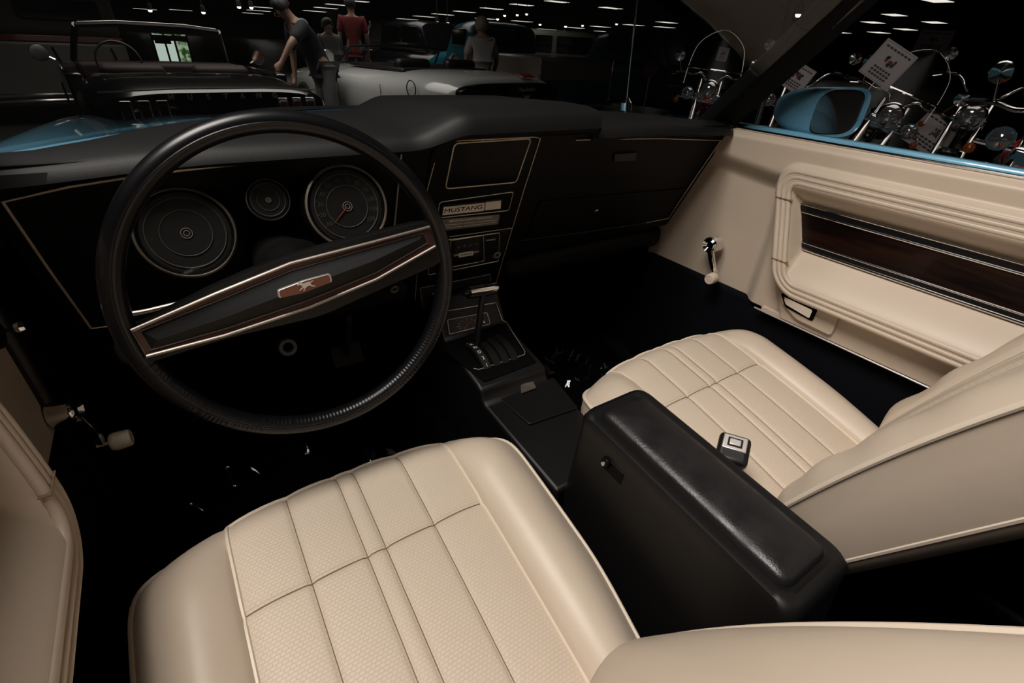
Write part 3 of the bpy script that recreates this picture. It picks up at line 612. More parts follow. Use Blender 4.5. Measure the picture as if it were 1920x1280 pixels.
g = G(); g.tube([Wp(*p, 0.0105) for p in INN], 0.0009, 6, closed=True); g.build('inner_edge', M_spoke, sw)
# faceted horn pad: long ridge
n = len(INN); a = [Wp(*p, 0.010) for p in INN]; rd_ = [lerp(Wp(*p), Wp(*q), .5) for p, q in zip(INN[:5], reversed(INN[5:]))]
RID = [(296, 630, .014), (425, 585, .019), (561, 531, .022), (690, 485, .019), (780, 445, .014)]
b = [Wp(x, y, z) for x, y, z in RID]
g = G(); g.add(a + b, [(0, 1, n + 0), (1, 2, n + 1, n), (2, 3, n + 2, n + 1), (3, 4, n + 3, n + 2), (4, 5, n + 4, n + 3), (5, 6, n + 4), (6, 7, n + 3, n + 4), (7, 8, n + 2, n + 3), (8, 9, n + 1, n + 2), (9, 0, n, n + 1)]); g.build('horn_pad', M_pad, sw, smooth=20)
em = rpoly([Wp(*p, 0.0) for p in ((514, 537), (516, 551), (560, 542), (615, 521), (611, 506), (562, 519))], 0.003)
g = G(); g.prism(em, WN * 0.016, WN * 0.0228); e_ = g.build('emblem_plate', M_silver, sw, bevel=0.0008)
em2 = off(em, .93); g = G(); g.prism(em2, WN * 0.0228, WN * 0.0236); g.build('emblem_field', M_copper, e_)
# galloping horse silhouette on the emblem
ec = Wp(566, 527, 0.0238); eu = (Wp(600, 514) - Wp(530, 540)).normalized(); ev = WN.cross(eu).normalized()
horse = [(-1.0, .18), (-.82, .30), (-.62, .20), (-.46, .30), (-.05, .30), (.22, .34), (.42, .56), (.62, .58), (.86, .40), (.82, .30), (.60, .34), (.46, .14), (.40, -.02), (.66, -.10), (.86, -.30), (.78, -.34), (.58, -.20), (.26, -.16), (.50, -.42), (.42, -.50), (.18, -.26), (-.12, -.12), (-.34, -.14), (-.62, -.40), (-.92, -.46), (-.94, -.38), (-.68, -.28), (-.50, -.02), (-.56, .10), (-.72, .14), (-.86, .20)]
g = G(); hp_ = [ec + eu * (-x * 0.0105) + ev * (y * 0.0105) for x, y in horse]; g.prism(hp_, WN * 0, WN * 0.0008); g.build('horse_emblem', M_silver, e_, smooth=0)
# hub, column, lock
g = G(); g.lathe([(0.035, -0.02), (0.048, -0.045), (0.05, -0.07), (0.042, -0.10), (0.042, -0.34)], WC, WN, 32); g.build('column_shroud', M_pillar, sw)
g = G(); s0 = on_axis(226, 592, 1, 0.66); s1 = on_axis(275, 583, 1, 0.66); g.tube([s0, s1, lerp(s1, WC - WN * 0.07, .9)], [0.0036, 0.0030, 0.003], 10); g.build('turn_signal_stalk', M_spoke, sw)
g = G(); lc = on_axis(540, 651, 1, 0.80); ln = V((0.05, -1, 0.35)).normalized(); x_ = ln.orthogonal().normalized(); y_ = ln.cross(x_)
g.loft([[lc + (x_ * math.cos(q) + y_ * math.sin(q)) * r_ + ln * h for q in [2 * math.pi * i / 28 for i in range(28)]] for r_, h in ((.016, -.01), (.016, 0), (.0145, .003), (.009, .003), (.008, -.004))], caps=False); M_col = mat('worn_collar', (.07, .065, .06), .5, .5); g.build('column_collar', M_col, sw)
g = G(); q0 = on_axis(655, 600, 1, 0.93); q1 = on_axis(650, 665, 1, 0.98); g.tube([q0 + V((0, 0.05, .1)), q0, q1], 0.008, 8); g.box(q1, (0.07, 0.02, 0.05), Matrix.Rotation(math.radians(-30), 3, 'X')); bpd = tag(g.build('brake_pedal', M_rubber, None, bevel=0.003), 'black brake pedal hanging under the dashboard', 'pedal')
# ================================================================== CONSOLE
con = thing('center_console', 'black centre console with shifter plate, clock and padded armrest', 'console', (0.035, 0.6, 0.14))
CX = 0.035
A0 = V((CX, 0.868, 0.588)); A1 = V((CX, 0.818, 0.508)); A2 = V((CX, 0.665, 0.484))
n1 = V((1, 0, 0)).cross((A0 - A1).normalized()); n2 = V((1, 0, 0)).cross((A1 - A2).normalized())
C1 = lambda px, py, n=0: on_plane(px, py, A1, n1) + n1 * n
C2 = lambda px, py, n=0: on_plane(px, py, A1, n2) + n2 * n
prof = [(0.95, 0.60), (0.868, 0.588), (0.818, 0.508), (0.672, 0.485), (0.655, 0.478), (0.650, 0.462), (0.640, 0.452), (0.400, 0.440), (0.395, 0.14), (0.95, 0.14)]
def side(hw, sh): return [V((CX + hw + (0.0 if z > .40 else sh), y, z)) for y, z in prof]
g = G(); L_ = side(-0.086, -0.02); R_ = side(0.080, 0.0); n = len(prof)
g.loft([L_, R_]); g.build('console_body', M_plas, con, bevel=0.007)
strip([C1(838, 583, .002), C1(929, 567.5, .002), C1(941, 600, .002), C2(950, 606, .002), C2(984, 660, .002), C2(983, 666, .002), C2(898, 694, .002), C2(888, 692, .002)], 0.0011, 'plate_edge', M_silver, con)
g = G(); g.prism(rpoly([C2(822, 650), C2(940, 606), C2(1006, 680), C2(908, 717)], .006), n2 * 0, n2 * .0022); sp_ = g.build('shifter_plate', M_face, con)
g = G(); g.prism(rpoly([C1(839, 601), C1(911, 587), C1(917, 606), C1(843, 626)], .002), n1 * 0, n1 * .003); ck = g.build('clock', M_gface, con)
g = G(); g.tube(rpoly([C1(838, 600, .003), C1(912, 586, .003), C1(918, 607, .003), C1(842, 627, .003)], .003), 0.0009, 6, closed=True); g.build('clock_bezel', M_silver, ck)
cc = C1(876, 608, .0035); cu_ = (C1(915, 600) - C1(840, 618)).normalized(); cv_ = n1.cross(cu_)
for i in range(12):
    a = math.pi / 6 * i; e1 = cc + (cu_ * math.cos(a) * .028 + cv_ * math.sin(a) * .013); g = G(); g.tube([lerp(cc, e1, .7), e1], .0006, 4); g.build('clock_tick', M_dim, ck)
for a, l in ((2.6, .012), (.4, .010), (3.9, .014)): g = G(); g.tube([cc, cc + cu_ * math.cos(a) * l + cv_ * math.sin(a) * l * .7], .0011, 5); g.build('clock_hand', M_red, ck)
g = G(); g.lathe([(.0030, 0), (.0030, .005), (.002, .006), (0, .006)], C1(906, 604), n1, 14); g.build('clock_knob', M_silver, ck)
# curved shift quadrant: strips of a drum
dc = C2(905, 655) ; dy0 = C2(905, 640).y
def drum(x0, x1, r, m, name, par):
    c = V((0, 0.752, 0.452)); rings = []
    for i in range(19):
        a = math.radians(28 + 124 * i / 18); y = c.y + r * 1.15 * math.cos(a); z = c.z + r * math.sin(a); rings.append([V((x0, y, z)), V((x1, y, z)), V((x1, y, z - .012)), V((x0, y, z - .012))])
    g = G(); g.loft(rings); return g.build(name, m, par, smooth=50)
xl = C2(878, 660).x
drum(xl, xl + 0.105, 0.058, M_face, 'quadrant_drum', sp_)
ls = drum(xl + .004, xl + 0.020, 0.0605, M_gface, 'gear_strip', sp_)
for a_, b_ in ((.028, .044), (.050, .066), (.072, .088)): drum(xl + a_, xl + b_, 0.0612, M_plas, 'quadrant_rib', sp_)
for i, s_ in enumerate(('P', 'R', 'N', 'D', '2', '1')):
    a = math.radians(60 + i * 14.5); c = V((xl + .012, 0.752 + .0612 * 1.15 * math.cos(a), 0.452 + .0612 * math.sin(a))); nn = V((0, math.cos(a), math.sin(a))); text('gear_letter', s_, c, V((1, 0, 0)), nn.cross(V((1, 0, 0))) , 0.011, M_print, sp_, 0.0003)
# shifter
sf = thing('gear_shifter', 'chrome T-handle automatic gear shifter on black lever', 'shifter', (CX, 0.77, 0.51))
kL = on_axis(878, 546, 1, 0.775); kR = on_axis(933, 537, 1, 0.775); kc = (kL + kR) / 2; ax_ = (kR - kL)
g = G(); g.tube([kL, lerp(kL, kR, .04), lerp(kL, kR, .10), lerp(kL, kR, .5), lerp(kL, kR, .90), lerp(kL, kR, .96), kR], [.0075, .0102, .0092, .0098, .0092, .0102, .0075], 20); g.build('handle', M_chrome, sf, smooth=50)
g = G(); g.tube([lerp(kL, kR, -.16) - V((0, 0, .003)), lerp(kL, kR, .02) - V((0, 0, .003))], .0065, 12); g.build('release_button', M_blackgloss, sf)
g = G(); g.tube([lerp(kL, kR, .02) + V((0, .004, -.010)), kc + V((0, .004, -.012)), lerp(kL, kR, .98) + V((0, .004, -.010))], .0085, 12); g.build('handle_grip', M_blackgloss, sf)
sb_ = on_axis(893, 640, 1, 0.765)
g = G(); g.tube([kc + V((0, 0, -.005)), lerp(kc, sb_, .3) , sb_ + V((0, 0, -.02))], [.0058, .0062, .0078], 14); g.build('lever', M_blackgloss, sf)
# ash tray lid
TZ = 0.452
T = lambda px, py, dz=0: on_axis(px, py, 2, TZ) + V((0, 0, dz))
g = G(); g.prism(rpoly([T(930, 742), T(1038, 708), T(1084, 764), T(992, 796)], .006), (0, 0, -.012), (0, 0, .0015)); al = g.build('ashtray_lid', M_plas, con, bevel=.002)
g = G(); g.prism([T(976, 727, .008), T(999, 722, .008), T(1005, 731, .004), T(977, 741, .004)], (0, 0, 0), (0, 0, .002)); g.build('ashtray_tab', M_spoke, al)
# armrest box
TF, TB = 0.603, 0.577                                  # lid height at front / rear
def zl(y): return lerp(TB, TF, (y - 0.05) / (0.39 - 0.05))
def arm(poly, dz): return [V((x, y, zl(y) + dz)) for x, y in poly]
cxa = 0.039; hw = 0.060
base = lambda k, y0, y1: [(cxa - k, y0), (cxa - k, y1), (cxa + k, y1), (cxa + k, y0)]
def rr2(poly, r): return [(p.x, p.y) for p in rpoly([(x, y, 0) for x, y in poly], r, 6)]
o1 = rr2(base(0.0625, 0.056, 0.397), 0.024); o2 = rr2(base(0.066, 0.050, 0.400), 0.018); o3 = rr2(base(0.074, 0.036, 0.408), 0.02)
g = G(); g.loft([[V((x, y, 0.13)) for x, y in o3], [V((x, y, 0.42)) for x, y in o3], arm(o2, -0.03), arm(o2, -0.010), arm(o1, -0.001), arm(rr2(base(.052, .066, .390), .016), 0.0015), arm(rr2(base(.046, .071, .387), .016), -0.002)]); g.build('armrest_box', M_plas, con, smooth=45)
g = G(); g.loft([arm(rr2(base(.0435, .074, .380), .016), -0.004), arm(rr2(base(.0435, .074, .380), .016), 0.003), arm(rr2(base(.0400, .078, .376), .016), 0.0075), arm(rr2(base(.030, .090, .366), .014), 0.0105), arm(rr2(base(.012, .11, .34), .008), 0.0115)]); g.build('armrest_pad', M_arm, con, smooth=70)
lp_ = on_axis(1134, 868, 0, cxa - 0.072); g = G(); g.lathe([(.008, -.01), (.008, .0), (.006, .002), (0, .002)], lp_, (-1, 0, .1), 18, True); g.box(lp_ + V((.0085, -.012, -.012)), (.008, .042, .034)); g.build('console_latch', M_face, con, bevel=.003)
g = G(); g.lathe([(.003, .001), (.003, .005), (0, .006)], lp_, (-1, 0, .1), 12); g.build('latch_button', M_silver, con)
# metal seat track / belt guide beside the driver seat
g = G(); g.tube([on_axis(1105, 1060, 2, 0.36), on_axis(1160, 1130, 2, 0.36), on_axis(1200, 1205, 2, 0.37)], 0.004, 8); sg = g.build('seat_track', M_plas, None); tag(sg, 'dark metal track between driver seat and console', 'seat track')
# clear protective film crumpled on the footwell carpet
def film(cx, cy, w, d, seed, label):
    rnd = random.Random(seed); ph = [(rnd.uniform(12, 64), rnd.uniform(0, 6.28), rnd.uniform(0, 6.28)) for _ in range(8)]
    def z(x, y):
        s_ = 0
        for fq, a, p in ph: s_ += abs(math.sin((x * math.cos(a) + y * math.sin(a)) * fq + p)) ** 3 * (0.34 / fq)
        return s_
    g = G(); g.grid(lambda u, v: (cx + w * (u - .5), cy + d * (v - .5), 0.140 + z(cx + w * (u - .5), cy + d * (v - .5)) + 0.35 * max(0, cy + d * (v - .5) - 0.93)), 80, 80); return tag(g.build('floor_film', M_film, None, smooth=20), label, 'plastic film')
film(-0.36, 0.80, 0.50, 0.50, 11, 'crumpled clear plastic film on carpet below the steering wheel')
film(0.38, 0.82, 0.46, 0.46, 4, 'crumpled clear plastic film on carpet before the passenger seat')
# ================================================================== SHOWROOM
M_floor = mat('showroom_floor', (0.13, 0.12, 0.11), 0.3, var=(3, (0.10, 0.093, 0.085), 0.3))
M_ceil = mat('ceiling_tiles', (0.025, 0.023, 0.020), 0.9)
M_wall = mat('showroom_wall', (0.028, 0.024, 0.021), 0.8)
M_wallr = mat('grey_partition', (0.05, 0.045, 0.041), 0.8)
M_lamp = mat('lamp_diffuser', (0.8, 0.8, 0.8), 0.5, emit=((1.0, 0.95, 0.86), 0.85))
M_bulb = mat('spot_bulb', (0.8, 0.8, 0.8), 0.5, emit=((1.0, 0.85, 0.62), 3.0))
def struct(name, g, m, **k): o = g.build(name, m, None, **k); o['kind'] = 'structure'; return o
g = G(); g.box((10, 38, GZ - 0.05), (90, 120, 0.1)); struct('floor', g, M_floor)
g = G(); g.box((10, 38, CZ + 0.05), (90, 120, 0.1)); struct('ceiling', g, M_ceil)
g = G(); g.box((10, 96, 1.3), (90, 0.2, 3.3)); struct('wall_front', g, M_wall)
g = G(); g.box((-12, 38, 1.3), (0.2, 116, 3.3)); struct('wall_left', g, M_wall)
g = G(); g.box((54, 38, 1.3), (0.2, 116, 3.3)); struct('wall_right', g, M_wall)
g = G(); g.box((10, -8, 1.3), (90, 0.2, 3.3)); struct('wall_back', g, mat('pale_back_wall', (.40, .37, .34), .8))
pa_ = on_axis(1278, 100, 1, 7.5); pb_ = on_axis(1452, 100, 1, 5.2)
g = G(); d = (pb_ - pa_); d.z = 0; g.prism([V((pa_.x, pa_.y, GZ)), V((pb_.x, pb_.y, GZ)), V((pb_.x, pb_.y, CZ)), V((pa_.x, pa_.y, CZ))], V((0, 0, 0)), V((-d.y, d.x, 0)).normalized() * 0.15); struct('wall_partition', g, M_wallr)
LP = [(590, 21), (611, 15), (633, 9), (669, 2), (710, 42), (736, 39), (764, 36), (795, 31), (830, 27), (871, 22), (922, 16), (978, 9), (1044, 3), (911, 35), (979, 40), (1077, 52), (1126, 50), (1188, 47), (1250, 42), (1145, 15), (957, 56), (989, 55), (1025, 55), (1019, 62), (1085, 60), (1132, 59), (1196, 55), (1246, 51), (1130, 66), (1171, 66), (1216, 63), (272, 17), (339, 19), (495, 14), (485, 20), (474, 25), (1677, 28), (1757, 1), (1637, 42), (1752, 42), (1698, 55), (1575, 61), (1550, 75), (1648, 61)]
lmesh = None
for i, (px, py) in enumerate(LP):
    p = on_axis(px, py, 2, CZ - 0.02)
    d = (p - CAM).length
    if d > 90: p = CAM + (p - CAM) * (90 / d); 
    if p.y > 94: continue
    t = thing('ceiling_light', 'rectangular lit panel light set in the dark showroom ceiling', 'ceiling light', (p.x, p.y, p.z), 0.0, 'showroom ceiling lights')
    k = 1.0 + min(1.2, max(0, (d - 30) / 40))
    g = G(); g.box((0, 0, 0.015), (1.26 * k, 0.66 * k, 0.03)); g.build('lamp_housing', M_wall, t, local=True)
    g = G(); g.box((0, 0, -0.005), (1.18 * k, 0.58 * k, 0.012)); g.build('diffuser', M_lamp, t, local=True)
SP = [(693, 107), (745, 112), (922, 90), (995, 93), (1030, 75), (1093, 72), (1140, 68), (1207, 120), (1335, 130), (1420, 125), (1590, 118)]
for px, py in [(560 + a * .375, b * .375) for a, b in SP] + [(381, 22), (448, 12), (471, 13), (281, 18), (1497, 26)]:
    p = on_axis(px, py, 1, 16.0) if px < 1300 else on_axis(px, py, 0, 9.0)
    t = thing('spotlight', 'small bright spotlight hanging below the dark ceiling', 'spotlight', tuple(p), 0, 'small ceiling spotlights')
    g = G(); g.lathe([(0, -.05), (.03, -.045), (.045, -.02), (.045, 0)], (0, 0, 0), (0, 0, 1), 12); g.build('bulb', M_bulb, t, local=True)
    g = G(); g.lathe([(.048, -.005), (.06, .03), (.05, .12), (.01, .13), (.01, CZ - p.z)], (0, 0, 0), (0, 0, 1), 12); g.build('can', M_wall, t, local=True)
# ------------------------------------------------------------------ generic car builder: sections from tail (y=0) to nose
M_blackcar = mat('black_car_paint', (0.006, 0.006, 0.007), 0.2, coat=0.5)
M_whitecar = mat('white_car_paint', (0.50, 0.50, 0.49), 0.2, coat=0.8)
M_darkglass = mat('dark_glass', (0.004, 0.004, 0.004), 0.08)
M_tyre = mat('tyre', (0.010, 0.010, 0.010), 0.7)
M_redtrim = mat('red_interior', (0.012, 0.0012, 0.0012), 0.7)
M_lampred = mat('red_lamp', (0.10, 0.008, 0.006), 0.2, coat=0.6)
M_teal = mat('turquoise_paint', (0.01, 0.13, 0.19), 0.25, coat=0.5)
M_dteal = mat('dark_teal_paint', (0.004, 0.030, 0.040), 0.3, coat=0.4)
M_cream2 = mat('cream_paint', (0.42, 0.35, 0.30), 0.3, coat=0.5)
M_pale = mat('pale_green_paint', (0.30, 0.31, 0.27), 0.3, coat=0.5)
M_off = mat('off_white_paint', (0.26, 0.245, 0.225), 0.35, coat=0.3)
M_redpaint = mat('red_paint', (0.36, 0.016, 0.010), 0.2, coat=0.7)
M_blackp = mat('black_bike_paint', (0.006, 0.006, 0.007), 0.18, coat=0.6)
M_card = mat('white_card', (0.42, 0.38, 0.38), 0.6)
M_ink = mat('ink', (0.05, 0.045, 0.05), 0.7)
M_inkred = mat('red_ink', (0.25, 0.03, 0.03), 0.7)
def body(t, secs, m, name='body', e=3.2, half=24):
    rings = []
    for (y, hw, z0, z1) in secs:
        r = []; cz = (z0 + z1) / 2; hh = (z1 - z0) / 2
        for i in range(half * 2):
            a = 2 * math.pi * i / (half * 2); c, s_ = math.cos(a), math.sin(a); r.append(V((math.copysign(abs(c) ** (2 / e), c) * hw, y, cz + math.copysign(abs(s_) ** (2 / e), s_) * hh)))
        rings.append(r)
    g = G(); g.loft(rings); return g.build(name, m, t, local=True, smooth=50)
def wheel(t, x, y, r=0.33, w=0.2):
    s = 1 if x > 0 else -1
    g = G(); g.lathe([(r * .62, -w / 2), (r * .9, -w / 2), (r, -w * .35), (r, w * .35), (r * .9, w / 2), (r * .62, w / 2)], (x, y, r), (s, 0, 0), 28); wh = g.build('wheel', M_tyre, t, local=True)
    g = G(); g.lathe([(r * .62, 0), (r * .60, w * .48), (r * .3, w * .40), (r * .12, w * .5), (0, w * .5)], (x, y, r), (s, 0, 0), 24); g.build('hubcap', M_chrome, wh, local=True)
def place(px, py, z, px2, py2, z2): a = on_axis(px, py, 2, z); b = on_axis(px2, py2, 2, z2); return a, b
# black convertible in front, tail towards us
ta = on_axis(418, 169, 2, GZ + 0.86); far = ray(312, 60); far = CAM + far * (6.5 / math.hypot(far.x, far.y)); hd = far - ta; rz = math.atan2(-hd.x, hd.y)
bc = thing('black_convertible', 'glossy black convertible with silver trunk letters and three-bar tail lamps', 'car', (ta.x, ta.y, GZ), rz)
body(bc, [(-.02, .66, .42, .76), (.0, .80, .34, .845), (.06, .84, .28, .875), (.9, .89, .24, .915), (1.25, .90, .24, .90)], M_blackcar, 'rear_body', 4.5)
body(bc, [(2.30, .90, .24, .91), (2.55, .90, .24, .915), (3.4, .88, .26, .89), (4.2, .84, .3, .84), (4.5, .70, .40, .76)], M_blackcar, 'front_body', 4.5)
for s in (-1, 1):
    g = G(); g.box((s * .85, 1.8, .58), (.12, 1.3, .64)); g.build('door', M_blackcar, bc, bevel=.03, local=True)
    for k in range(3):
        g = G(); g.box((s * (.44 + .115 * k), -.022, .715), (.085, .03, .17)); l_ = g.build('tail_lamp', M_chrome, bc, bevel=.012, local=True)
        g = G(); g.box((s * (.44 + .115 * k), -.038, .705), (.058, .012, .13)); g.build('lamp_lens', M_lampred, l_, bevel=.008, local=True)
    wheel(bc, s * .80, .85); wheel(bc, s * .80, 3.6)
    g = G(); g.tube([(s * .74, 2.78, .91), (s * .69, 2.60, 1.09), (s * .64, 2.42, 1.235)], .030, 8); g.build('windshield_post', M_blackcar, bc, local=True)
    g = G(); g.lathe([(0, -.07), (.06, -.05), (.075, 0), (.07, .015), (0, .015)], (s * 1.0, 2.35, .99), (0, -1, 0), 16); g.tube([(s * .9, 2.35, .93), (s * .97, 2.35, .97)], .012, 6); g.build('door_mirror', M_chrome, bc, local=True)
    g = G(); g.box((s * .38, 1.6, .74), (.52, .16, .42), Matrix.Rotation(.2, 3, 'X')); g.build('seat_back', M_redtrim, bc, bevel=.05, local=True)
g = G(); g.tube([(-.64, 2.42, 1.235), (-.3, 2.40, 1.262), (.3, 2.40, 1.262), (.64, 2.42, 1.235)], .026, 8); g.build('windshield_header', M_plas, bc, local=True)
g = G(); g.tube([(-.62, 2.40, 1.262), (-.3, 2.38, 1.288), (.3, 2.38, 1.288), (.62, 2.40, 1.262)], .0025, 6); g.build('header_moulding', M_silver, bc, local=True)
g = G(); g.grid(lambda u, v: (lerp(-.74, .74, u) * (1 - .13 * v), 2.80 - .38 * v, .90 + .35 * v), 3, 3); g.build('windshield_glass', M_glass, bc, local=True)
g = G(); g.box((0, 2.45, .84), (1.5, .35, .16)); g.build('dashboard', M_redtrim, bc, bevel=.04, local=True)
g = G(); g.tube([(-.40 + .19 * math.cos(a), 2.2 + .05 * math.sin(a), .93 + .18 * math.sin(a)) for a in [2 * math.pi * i / 28 for i in range(28)]], .012, 6, closed=True); g.build('steering_wheel', M_plas, bc, local=True)
g = G(); g.box((0, 1.2, .82), (1.45, .5, .12)); g.build('folded_top_boot', M_redtrim, bc, bevel=.04, local=True)
g = G(); g.tube([(-.86, -.05, .46), (-.5, -.10, .47), (.5, -.10, .47), (.86, -.05, .46)], .05, 10); g.build('rear_bumper', M_chrome, bc, local=True)
g = G(); g.tube([(-.80, .018, .853), (-.3, -.004, .872), (.3, -.004, .872), (.80, .018, .853)], .005, 6); g.build('trunk_edge', M_silver, bc, local=True)
for i, ch in enumerate('MUSTANG'): text('trunk_letter', ch, (-.42 + i * .125 + .05, -.028, .818), (1, 0, 0), (0, 0, 1), .052, M_silver, bc, .004, local=True, bold=.001)
# white roadster, tail to the right
ta = on_axis(955, 150, 2, GZ + 0.93); fr_ = ray(738, 120); fr_ = CAM + fr_ * (8.1 / math.hypot(fr_.x, fr_.y)); hd = fr_ - ta; rz = math.atan2(-hd.x, hd.y)
wc = thing('white_roadster', 'white open roadster with dark rear panel and red deck marker', 'car', (ta.x, ta.y, GZ), rz)
body(wc, [(-.05, .60, .48, .84), (.0, .82, .38, .93), (.12, .88, .30, .965), (.6, .92, .26, .985), (1.2, .93, .24, .965), (2.3, .92, .24, .95), (3.0, .91, .26, .93), (3.9, .86, .3, .84), (4.35, .66, .38, .70)], M_whitecar, 'body', 3.6)
rp = [(x * .80, -.06, .755 + z * .15) for x, z in [(math.copysign(abs(math.cos(a)) ** .45, math.cos(a)), math.copysign(abs(math.sin(a)) ** .6, math.sin(a))) for a in [2 * math.pi * i / 40 for i in range(40)]]]
g = G(); g.prism(rp, (0, -.02, 0), (0, .10, 0)); rpn = g.build('rear_panel', M_darkglass, wc, bevel=.01, local=True)
text('rear_script', 'Thunderbird', (.22, -.084, .835), (1, 0, 0), (0, 0, 1), .055, M_silver, rpn, .003, local=True)
g = G(); g.prism([V((.22, -.082, .755)) + V((x * .07, 0, z * .05)) for x, z in ((-1, .6), (-.2, .1), (0, .5), (.2, .1), (1, .6), (.3, -.3), (0, -.8), (-.3, -.3))], (0, -.004, 0), (0, .002, 0)); g.build('wing_emblem', M_silver, rpn, smooth=0, local=True)
for s in (-1, 1):
    g = G(); g.tube([(s * .932, 1.25, .80), (s * .928, 1.24, .45), (s * .925, 2.3, .45), (s * .93, 2.3, .80)], .004, 5); g.build('door_seam', M_plas, wc, local=True)
    wheel(wc, s * .82, .85); wheel(wc, s * .82, 3.4)
    g = G(); g.lathe([(0, -.10), (.06, -.07), (.085, 0), (.08, .015), (0, .012)], (s * 1.04, 2.25, 1.03), (0, -1, 0), 18); g.tube([(s * .93, 2.25, .95), (s * 1.0, 2.25, .99)], .014, 6); g.build('door_mirror', M_whitecar, wc, local=True)
    g = G(); g.tube([(s * 1.04 + .078 * math.cos(a), 2.232, 1.03 + .078 * math.sin(a)) for a in [2 * math.pi * i / 24 for i in range(24)]], .007, 6, closed=True); g.build('mirror_rim', M_chrome, wc, local=True)
    g = G(); g.box((s * .38, 1.35, .90), (.50, .16, .34)); g.build('seat_back', M_plas, wc, bevel=.06, local=True)
g = G(); g.box((.30, .02, .972), (.20, .10, .012), Matrix.Rotation(.25, 3, 'X')); g.build('deck_marker', M_redpaint, wc, bevel=.004, local=True)
g = G(); g.tube([(-.925, .62 + .085 * math.cos(a), .80 + .085 * math.sin(a)) for a in [2 * math.pi * i / 28 for i in range(28)]], .006, 6, closed=True); g.build('fuel_door', M_plas, wc, local=True)
g = G(); g.tube([(-.80, 2.45, .95), (-.72, 2.2, 1.16), (0, 2.12, 1.19), (.72, 2.2, 1.16), (.80, 2.45, .95)], .016, 8); g.build('windshield_frame', M_plas, wc, local=True)
g = G(); g.box((0, 1.75, .955), (1.36, 1.25, .04)); g.build('cockpit_cover', M_plas, wc, bevel=.02, local=True)
# ------------------------------------------------------------------ farther vehicles (each a body, glasshouse, wheels)
def sedan(name, label, cat, px, py, z, depth, yaw, m, L=4.4, W=1.75, H=1.5, roofm=None, hood=0.95, cab=(.25, .75), window=M_darkglass):
    p = CAM + ray(px, py) * (depth / math.hypot(ray(px, py).x, ray(px, py).y))
    t = thing(name, label, cat, (p.x, p.y, GZ), yaw); h = W / 2
    body(t, [(-L / 2, h * .8, .35, hood - .12), (-L / 2 + .15, h * .96, .28, hood - .02), (-L * .15, h, .25, hood), (L * .2, h, .25, hood), (L / 2 - .2, h * .92, .28, hood - .04), (L / 2, h * .75, .38, hood - .14)], m, 'lower_body', 4.0)
    a, b = -L / 2 + L * cab[0], -L / 2 + L * cab[1]
    body(t, [(a, h * .70, hood - .1, hood + .05), (a + .18, h * .80, hood - .1, H - .06), (a + .5, h * .82, hood - .1, H), (b - .6, h * .82, hood - .1, H), (b - .2, h * .80, hood - .1, H - .08), (b + .1, h * .72, hood - .1, hood + .04)], roofm or m, 'cab', 5.0)
    zc = (hood + H) / 2 + .02; hh = (H - hood) * .55
    for s in (-1, 1):
        for k in (0, 1):
            ya, yb = lerp(a + .40, b - .45, k * .52), lerp(a + .40, b - .45, k * .52 + .46)
            g = G(); g.box((s * h * .815, (ya + yb) / 2, zc), (.03, yb - ya, hh)); g.build('side_window', window, t, bevel=.03, local=True)
        wheel(t, s * h * .9, -L * .3); wheel(t, s * h * .9, L * .32)
    g = G(); g.box((0, a + .13, zc), (W * .62, .05, hh), Matrix.Rotation(-.32, 3, 'X')); g.build('rear_window', window, t, bevel=.02, local=True)
    g = G(); g.box((0, b - .09, zc), (W * .66, .05, hh), Matrix.Rotation(.4, 3, 'X')); g.build('front_window', window, t, bevel=.02, local=True)
    g = G(); g.tube([(-h * .95, -L / 2 - .06, .48), (h * .95, -L / 2 - .06, .48)], .045, 8); g.build('bumper', M_chrome, t, local=True)
    g = G(); g.tube([(-h * .95, L / 2 + .06, .48), (h * .95, L / 2 + .06, .48)], .045, 8); g.build('bumper', M_chrome, t, local=True)
    return t
sedan('panel_wagon', 'off-white rounded vintage wagon beyond the white roadster', 'car', 762, 100, 0, 22.5, math.radians(75), M_off, 4.8, 1.85, 1.86, cab=(.15, .80))
kb = sedan('black_coupe', 'black coupe with wire-covered rear window and white plate', 'car', 778, 110, 0, 18.0, math.radians(10), M_blackcar, 4.2, 1.85, 1.72, cab=(.10, .70))
g = G(); g.box((-.05, -2.02, .86), (.34, .02, .12)); g.build('number_plate', M_card, kb, local=True)
for k in range(7): g = G(); g.tube([(-.52, -1.66 + .015 * k, .98 + .045 * k), (.52, -1.66 + .015 * k, .98 + .045 * k)], .006, 5); g.build('window_wire', M_silver, kb, local=True)
sedan('pale_sedan', 'pale green rounded sedan between two turquoise trucks', 'car', 1012, 90, 0, 15.2, math.radians(70), M_pale, 4.2, 1.75, 1.64, cab=(.12, .82))
# turquoise pickup, cream band along the bed; tail towards the right
def flat(px, py, d): r_ = ray(px, py); return CAM + r_ * (d / math.hypot(r_.x, r_.y))
pr, pf = flat(1085, 120, 9.4), flat(885, 120, 12.2); hd = pf - pr; hd.z = 0
pk = thing('pickup_truck', 'turquoise pickup truck with cream upper bed side and tall cab', 'truck', (pr.x, pr.y, GZ), math.atan2(-hd.x, hd.y))
g = G(); g.box((0, 1.05, .96), (1.64, 2.1, .34)); g.build('bed_side_upper', M_cream2, pk, bevel=.05, local=True)
g = G(); g.box((0, 1.05, .60), (1.60, 2.06, .42)); g.build('bed_side_lower', M_teal, pk, bevel=.04, local=True)
body(pk, [(2.12, .70, .5, 1.5), (2.2, .76, .45, 1.60), (2.6, .78, .42, 1.64), (3.0, .77, .42, 1.60), (3.35, .72, .42, 1.15)], M_teal, 'cab', 5.0)
body(pk, [(3.3, .76, .45, 1.12), (3.9, .72, .45, 1.08), (4.4, .6, .5, .95)], M_teal, 'nose', 4.0)
